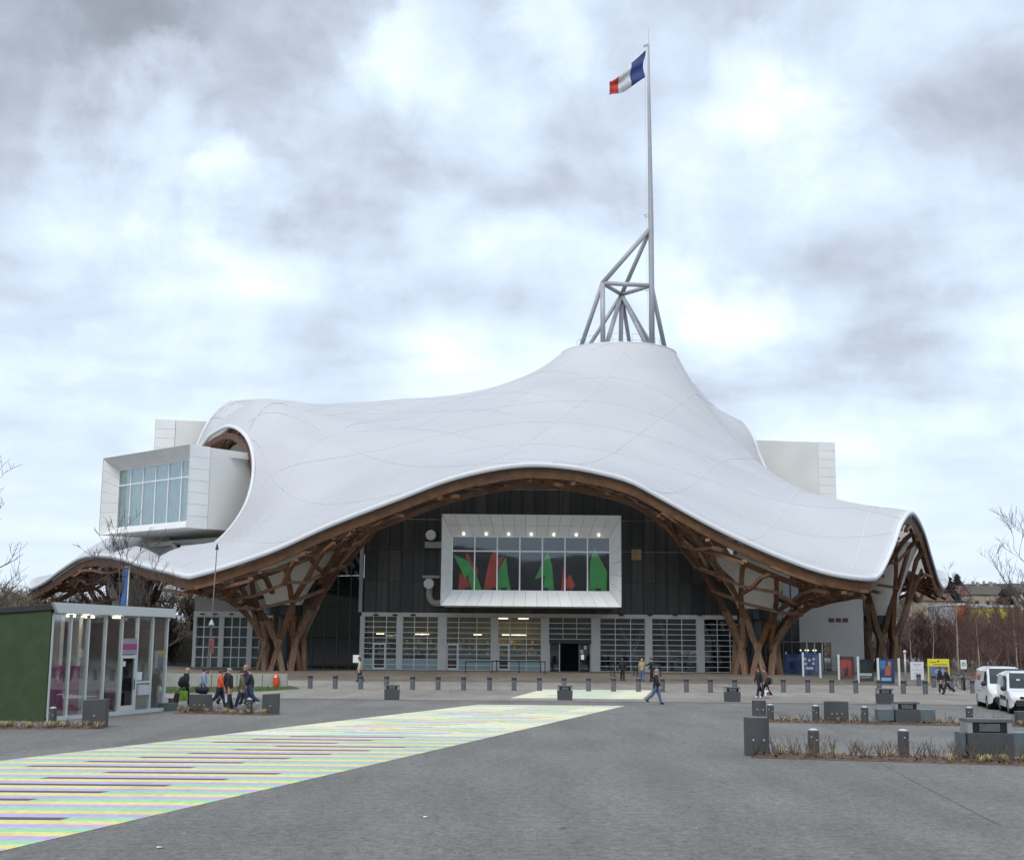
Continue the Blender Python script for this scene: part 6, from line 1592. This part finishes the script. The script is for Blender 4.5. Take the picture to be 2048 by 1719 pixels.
    if kind == 'small':
        MB().tube([(x1 - .06, -.1, .98), (x1 - .03, 0, 1.06), (x1 - .06, .1, .98)], .018, 5).tube([(x1 - .04, -.1, .9), (x1 - .01, 0, .98), (x1 - .04, .1, .9)], .018, 5).build('chevron_badge', M_RIM, t)
HEAD = -math.pi / 2 - .20
van(2006, 1415, HEAD, 4.9, 1.9, 1.95, 'rear white van with orange lettering and dark windscreen', (.55, 1.15, .85), 'big')
van(2050, 1424, HEAD - .02, 4.4, 1.8, 1.82, 'front white van with black side strip, cut by the right edge', (.85, 1.05, .75), 'small')

# ================================================================== PEOPLE
PEOPLE = []
SKIN = mat('skin', (0.42, 0.25, 0.18), .6, var=.06)
SKIN_D = mat('skin_dark', (0.09, 0.05, 0.035), .6, var=.06)
def cloth(name, c): return mat('cloth_' + name, c, .85, var=.18, vscale=9, bump=.2, bscale=25)
def person(px, py, H, yaw, jacket, pants, shoes, hair, label, stride=.35, phase=1, hairstyle='short', skin=None, long=False, bulk=1.0, arm=None, depth=0.0):
    base = G(px, py); base.y += depth
    V = []; E = []; R = []; M = []
    def v(p, r, parent=None):
        V.append(Vector(p) * H); R.append((r[0] * H, r[1] * H) if isinstance(r, tuple) else (r * H, r * H)); i = len(V) - 1
        if parent is not None: E.append((parent, i))
        return i
    SEG = []                                   # (a, b, material slot) 0 jacket 1 pants 2 shoes 3 skin
    def s(a, b, m): SEG.append((a, b, m))
    lean = -.012; bulk *= 1.17
    pel = v((0, 0, .52), (.078 * bulk, .058 * bulk)); wai = v((0, lean * .4, .61), (.078 * bulk, .058 * bulk), pel); che = v((0, lean, .73), (.092 * bulk, .064 * bulk), wai)
    nec = v((0, lean * 1.1, .835), (.036, .036), che); hb = v((0, lean * 1.6 - .006, .875), (.042, .046), nec); hd = v((0, lean * 1.8 - .008, .925), (.052, .060), hb); ht = v((0, lean * 1.6, .968), (.036, .042), hd)
    no = v((0, lean * 1.8 - .074, .915), (.010, .012), hd)
    s(pel, wai, 0); s(wai, che, 0); s(che, nec, 0); s(nec, hb, 3); s(hb, hd, 3); s(hd, ht, 3); s(hd, no, 3)
    for sd in (-1, 1):
        ph = stride * phase * sd                # positive = this leg forward (local -Y)
        hip = v((sd * .048, 0, .49), (.058 * bulk, .056 * bulk), pel); a1 = ph * .95; bend = .10 + (.45 if ph < 0 else .05) * abs(stride) / .35
        kn = Vector((sd * .052, -math.sin(a1) * .235, .49 - math.cos(a1) * .235)); a2 = a1 - bend; an = kn + Vector((0, -math.sin(a2) * .225, -math.cos(a2) * .225))
        k_ = v(kn, (.049, .052), hip); an_ = v(an, (.036, .041), k_); hl = v(an + Vector((0, .018, -.018)), (.022, .022), an_)
        tt = a2 * .5; to = v(an + Vector((sd * .008, -.085, -.022 + (max(0, -a2) * -.05))), (.022, .016), an_)
        s(pel, hip, 0 if long else 1); s(hip, k_, 1); s(k_, an_, 1); s(an_, to, 2); s(an_, hl, 2)
        if long: s(hip, hip, 0)
        sh = v((sd * .098 * (.9 + .1 * bulk), lean, .795), (.038 * bulk, .040 * bulk), che)
        aa = -ph * .8 if arm is None or arm.get(sd) is None else arm[sd][0]; el_b = .25 if arm is None or arm.get(sd) is None else arm[sd][1]
        el = Vector((sd * .125, lean - math.sin(aa) * .165, .795 - math.cos(aa) * .165)); a3 = aa + el_b; wr = el + Vector((-sd * .006, -math.sin(a3) * .145, -math.cos(a3) * .145))
        e_ = v(el, (.034 * bulk, .034 * bulk), sh); w_ = v(wr, (.022, .024), e_); dv = Vector((0, -math.sin(a3), -math.cos(a3))); pm = v(wr + dv * .035, (.020, .013), w_)
        s(che, sh, 0); s(sh, e_, 0); s(e_, w_, 0); s(w_, pm, 3)
        fwd = Vector((0, -math.cos(a3), math.sin(a3)))
        for f, (of, ln) in enumerate(((.016, .036), (.006, .042), (-.005, .040), (-.015, .032))):
            q1 = v(wr + dv * (.035 + ln * .5) + fwd * of, (.0055, .0055), pm); q2 = v(wr + dv * (.035 + ln) + fwd * of + Vector((-sd * .010, 0, 0)), (.005, .005), q1); s(pm, q1, 3); s(q1, q2, 3)
        th = v(wr + dv * .022 + fwd * .026, (.006, .006), w_); s(w_, th, 3)
    zmin = min(V[i].z - R[i][1] for i in range(len(V)))
    V = [p - Vector((0, 0, zmin + .004 * H)) for p in V]
    me = bpy.data.meshes.new('body'); me.from_pydata([tuple(p) for p in V], E, []); me.update()
    o = bpy.data.objects.new('body', me); col.objects.link(o)
    root = thing('person', label, 'person', base, yaw, None); o.parent = root
    sk = o.modifiers.new('skin', 'SKIN'); sk.use_smooth_shade = True
    for i, sv in enumerate(me.skin_vertices[0].data): sv.radius = R[i]; sv.use_root = (i == 0)
    ss = o.modifiers.new('sub', 'SUBSURF'); ss.levels = 1; ss.render_levels = 1
    PEOPLE.append((o, V, SEG, [jacket, pants, shoes, skin or SKIN], root, H))
    hz = V[hd]; sc_ = H
    # hair, cap or hood as its own child; eyes
    mb = MB()
    if hairstyle in ('short', 'long', 'cap', 'beanie', 'bald'):
        N1, N2 = 14, 8; vs = []; rz_ = (.060, .068, .070)
        lim = {'short': -.05, 'long': -.05, 'cap': .15, 'beanie': .0, 'bald': .0}[hairstyle]
        for j in range(N2 + 1):
            a = lim * math.pi / 2 + (math.pi / 2 - lim * math.pi / 2) * j / N2
            for i in range(N1):
                q = 2 * math.pi * i / N1; back = max(0, math.sin(q)); low = -.03 * (back if hairstyle in ('short', 'long') else .3 * back) * (1 - j / N2)
                frontcut = .02 * max(0, -math.sin(q)) * (1 - j / N2) if hairstyle != 'cap' else 0
                vs.append((hz.x + rz_[0] * sc_ * math.cos(a) * math.cos(q), hz.y + .006 * sc_ + rz_[1] * sc_ * math.cos(a) * math.sin(q), hz.z + .004 * sc_ + sc_ * (rz_[2] * math.sin(a) + low + frontcut)))
        mb.add(vs, [(j * N1 + i, j * N1 + (i + 1) % N1, (j + 1) * N1 + (i + 1) % N1, (j + 1) * N1 + i) for j in range(N2) for i in range(N1)])
        if hairstyle == 'cap': mb.hexa([Vector((hz.x + x * sc_, hz.y + y * sc_, hz.z + z * sc_)) for x, y, z in ((-.04, -.055, .015), (.04, -.055, .015), (.03, -.115, .006), (-.03, -.115, .006), (-.04, -.055, .025), (.04, -.055, .025), (.03, -.115, .014), (-.03, -.115, .014))])
        if hairstyle == 'long': mb.ball((hz.x, hz.y + .035 * sc_, hz.z - .045 * sc_), (.055 * sc_, .04 * sc_, .075 * sc_), 10, 7)
        if hairstyle != 'bald': mb.build('cap' if hairstyle in ('cap', 'beanie') else 'hair', hair, root, smooth=True)
        else: mb = MB().ball((hz.x, hz.y + .03 * sc_, hz.z - .02 * sc_), (.056 * sc_, .036 * sc_, .03 * sc_), 10, 6); mb.build('hair', hair, root, smooth=True)
    mb = MB()
    for sd in (-1, 1): mb.ball((hz.x + sd * .02 * sc_, hz.y - .056 * sc_, hz.z + .002 * sc_), (.006 * sc_, .005 * sc_, .005 * sc_), 6, 4)
    mb.build('eyes', M_BLACK, root)
    return root
BLK, NAVY, DKB = cloth('black', (.014, .014, .017)), cloth('navy', (.018, .022, .04)), cloth('dark_blue_jeans', (.03, .045, .10))
LBL, ORG, OLV = cloth('light_blue', (.22, .29, .40)), cloth('orange', (.62, .09, .025)), cloth('olive', (.11, .095, .06))
BEI, TAN, JEAN, DRED = cloth('beige', (.45, .38, .29)), cloth('tan', (.36, .27, .15)), cloth('jeans', (.08, .12, .22)), cloth('dark_red', (.13, .03, .03))
S_BLK, S_WHT, S_BRN, S_RED = mat('shoe_black', (.012, .012, .012), .5, var=0), mat('shoe_white', (.55, .55, .54), .5, var=.05), mat('shoe_brown', (.10, .05, .025), .5, var=.1), mat('shoe_red', (.3, .06, .03), .5, var=.1)
H_BRN, H_BLK, H_BLO, H_GRY = mat('hair_brown', (.06, .035, .02), .8, var=.2), mat('hair_black', (.012, .01, .01), .7, var=.1), mat('hair_blond', (.30, .20, .10), .8, var=.2), mat('hair_grey', (.22, .22, .22), .8, var=.2)
RT, LT = math.pi / 2, -math.pi / 2               # facing right / left in the picture (local -Y forward)
person(369, 1413, 1.76, RT, BLK, BLK, S_BRN, H_GRY, 'bald man in black coat with backpack pulling a case', .30, 1, 'bald', long=True, bulk=1.15)
person(405, 1412, 1.70, RT, LBL, BLK, S_BLK, H_BLK, 'walker in light blue hooded jacket with a dark shoulder bag', .25, 1, 'short', bulk=1.12)
person(438, 1416, 1.70, RT, ORG, NAVY, S_RED, H_BRN, 'walker in bright orange jacket carrying white bags', .42, 1, 'short', bulk=1.12)
person(449, 1411, 1.68, RT, BLK, BLK, S_BLK, H_BLK, 'dark-clothed walker hidden behind the orange jacket', .3, -1, 'short')
person(458, 1418, 1.73, LT + .5, BLK, NAVY, S_BLK, H_GRY, 'person in black coat and grey beanie facing left', .12, 1, 'beanie', long=True, bulk=1.1)
person(483, 1417, 1.68, LT, OLV, DKB, S_WHT, H_BLK, 'walker in olive jacket and black cap heading left', .42, 1, 'cap', bulk=1.12, long=True)
person(499, 1412, 1.72, LT, NAVY, DKB, S_WHT, H_BRN, 'rightmost walker in navy jacket and striped track trousers', .38, -1, 'beanie', bulk=1.1)
person(491, 1408, 1.80, LT, NAVY, BLK, S_BLK, H_BLO, 'tall blond walker half hidden between olive and navy jackets', .3, 1, 'short')
person(719, 1363, 1.72, LT, BEI, NAVY, S_BLK, H_BRN, 'person in long beige coat behind the bollards on the left', .2, 1, 'long', long=True, bulk=1.1)
person(1245, 1357, 1.68, math.pi, BLK, BLK, S_BLK, H_BLK, 'person all in black standing at the queue barrier', .08, 1, 'short', long=True, bulk=1.05)
person(1284, 1358, 1.66, math.pi, TAN, JEAN, S_BLK, H_BLO, 'person in tan jacket in front of the glazed doors', .1, 1, 'long', long=True)
person(1303, 1358, 1.72, LT, NAVY, BLK, S_BLK, H_BRN, 'person in navy jacket reaching left beside the tan jacket', .12, 1, 'short', arm={-1: (.9, .3), 1: (.3, .3)})
person(1312, 1408, 1.74, RT - .25, BLK, JEAN, S_BLK, H_GRY, 'grey-haired man in black jacket and jeans crossing the plaza alone', .40, 1, 'short', bulk=1.18, long=True)
person(1519, 1395, 1.68, LT + .4, BLK, BLK, S_WHT, H_BRN, 'woman in black coat on the left of the couple by the column', .35, 1, 'long', long=True)
person(1531, 1396, 1.70, LT + .4, cloth('brown', (.10, .06, .04)), BLK, S_WHT, H_BRN, 'person with backpack on the right of the couple by the column', .3, -1, 'long', long=True)
person(1882, 1387, 1.66, LT, BLK, BLK, S_WHT, H_BRN, 'dark-coated woman with yellow scarf before the yellow board', .22, 1, 'long', long=True)
person(1895, 1388, 1.66, LT, BLK, BLK, S_BLK, H_BRN, 'dark-clothed walker following the woman with the scarf', .45, 1, 'short', long=True)
person(1942, 1372, 1.62, LT, DRED, BLK, S_BLK, H_BLO, 'person in dark red jacket beside the bicycles', .1, 1, 'short', depth=8)
person(1958, 1374, 1.66, RT, DRED, NAVY, S_BLK, H_GRY, 'grey-haired person in red seen over the rear van', .1, 1, 'short', depth=8)
# grow the bodies once, then colour them by the nearest limb
bpy.context.view_layer.update(); dg = bpy.context.evaluated_depsgraph_get()
done = []
for (o, V, SEG, ms, root, H) in PEOPLE:
    done.append(bpy.data.meshes.new_from_object(o.evaluated_get(dg)))
for (o, V, SEG, ms, root, H), me in zip(PEOPLE, done):
    o.modifiers.clear(); o.data = me; me.materials.clear()
    for m in ms: me.materials.append(m)
    C = np.empty(len(me.polygons) * 3); me.polygons.foreach_get('center', C); C = C.reshape(-1, 3); best = np.full(len(C), 1e9); mi = np.zeros(len(C), int)
    for a, b, k in SEG:
        A, B = np.array(V[a]), np.array(V[b]); d = B - A; L2 = max(1e-9, d @ d); t = np.clip(((C - A) @ d) / L2, 0, 1); q = np.linalg.norm(C - (A + t[:, None] * d), axis=1)
        sel = q < best; best[sel] = q[sel]; mi[sel] = k
    me.polygons.foreach_set('material_index', mi); me.polygons.foreach_set('use_smooth', [True] * len(me.polygons)); me.update()

# ---- what they carry
def carried(name, lab, cat, px, py, pyb, Y, builder):
    q = P(px, py, Y); t = thing(name, lab, cat, q); builder(t); return t
Yg = G(440, 1415).y
def backpack(t, c=BLK, s=1.0):
    MB().ball((0, 0, 0), (.17 * s, .15 * s, .25 * s), 12, 8).build('pack', c, t, smooth=True); MB().ball((-.12 * s, 0, -.05 * s), (.08 * s, .11 * s, .14 * s), 10, 6).build('front_pocket', c, t, smooth=True); MB().tube([(.1 * s, -.08 * s, .2 * s), (.22 * s, -.1 * s, .1 * s), (.18 * s, -.1 * s, -.15 * s)], .02, 6).build('strap', c, t)
carried('backpack', 'round black backpack on the bald man', 'backpack', 365, 1363, 0, Yg - .02, backpack)
def tote(t, c, mark=None, w=.36, h=.42):
    MB().hexa([(-w / 2, -.08, -h / 2), (w / 2, -.08, -h / 2), (w / 2, .08, -h / 2), (-w / 2, .08, -h / 2), (-w * .42, -.04, h / 2), (w * .46, -.04, h / 2), (w * .46, .04, h / 2), (-w * .42, .04, h / 2)]).build('bag_body', c, t, bevel=.02)
    MB().tube([(-w * .2, 0, h / 2), (-w * .1, 0, h / 2 + .16), (w * .1, 0, h / 2 + .16), (w * .2, 0, h / 2)], .012, 5).build('bag_handle', c, t)
    if mark: MB().ball((.06, -.085, -.03), (.09, .012, .1), 10, 6).build('bag_print', mark, t)
carried('shopping_bag', 'bright green shopping bag with orange print', 'bag', 367, 1391, 0, Yg - .3, lambda t: tote(t, mat('green_bag', (.14, .42, .05), .5, var=.2), mat('bag_orange', (.6, .22, .03), .5, var=0)))
carried('carrier_bag', 'white carrier bag in the hand of the orange jacket walker', 'bag', 448, 1395, 0, Yg - .3, lambda t: tote(t, mat('white_bag', (.60, .61, .62), .5, var=.08), None, .28, .38))
carried('carrier_bag', 'smaller white bag hanging at the orange jacket', 'bag', 439, 1388, 0, Yg - .28, lambda t: tote(t, MATS['white_bag'], None, .2, .3))
def duffel(t): MB().tube([(-.27, 0, -.01), (-.24, 0, 0), (.24, 0, 0), (.27, 0, -.01)], [.09, .14, .14, .09], 12).build('bag_body', NAVY, t, smooth=True); MB().tube([(-.18, 0, .13), (-.05, 0, .3), (.05, 0, .3), (.18, 0, .13)], .014, 5).build('bag_handle', BLK, t)
carried('shoulder_bag', 'long dark bag at the hip of the light blue jacket', 'bag', 404, 1379, 0, Yg - .35, duffel)
def suitcase(t):
    c = empty('tilt', (0, 0, 0)); c.rotation_euler = (0, .55, 0); c.parent = t; bpy.data.objects.remove(c)
    MB().hexa([(-.10, -.16, -.22), (.10, -.16, -.30), (.10, .16, -.30), (-.10, .16, -.22), (.05, -.16, .28), (.25, -.16, .20), (.25, .16, .20), (.05, .16, .28)]).build('case_body', cloth('plum', (.05, .015, .025)), t, bevel=.03)
    MB().tube([(.15, -.08, .25), (.32, -.08, .52), (.32, .08, .52), (.15, .08, .25)], .012, 5).build('case_handle', M_BLACK, t)
    for y_ in (-.12, .12): MB().tube([(-.02, y_ - .02, -.30), (-.02, y_ + .02, -.30)], .05, 10).build('case_wheel', M_BLACK, t)
q = G(349, 1412); carried('wheeled_suitcase', 'dark red wheeled suitcase tilted behind the bald man', 'suitcase', 349, 1400, 0, q.y, suitcase).location.z = .35
carried('backpack', 'black backpack on the right person of the couple by the column', 'backpack', 1538, 1361, 0, G(1531, 1396).y + .05, lambda t: backpack(t, BLK, .85))
carried('carrier_bag', 'white and red paper bag carried by the couple by the column', 'bag', 1533, 1385, 0, G(1531, 1396).y - .35, lambda t: tote(t, MATS['white_bag'], mat('bag_red', (.45, .05, .03), .5, var=0), .24, .3))
carried('yellow_scarf', 'yellow scarf round the neck of the woman at the yellow board', 'scarf', 1885, 1349, 0, G(1882, 1387).y, lambda t: MB().tube([(.15 * math.cos(a), .13 * math.sin(a), .03 * math.sin(2 * a)) for a in np.linspace(0, 2 * math.pi, 13)], .05, 8, cap=False).build('scarf_loop', cloth('mustard', (.40, .25, .05)), t, smooth=True))
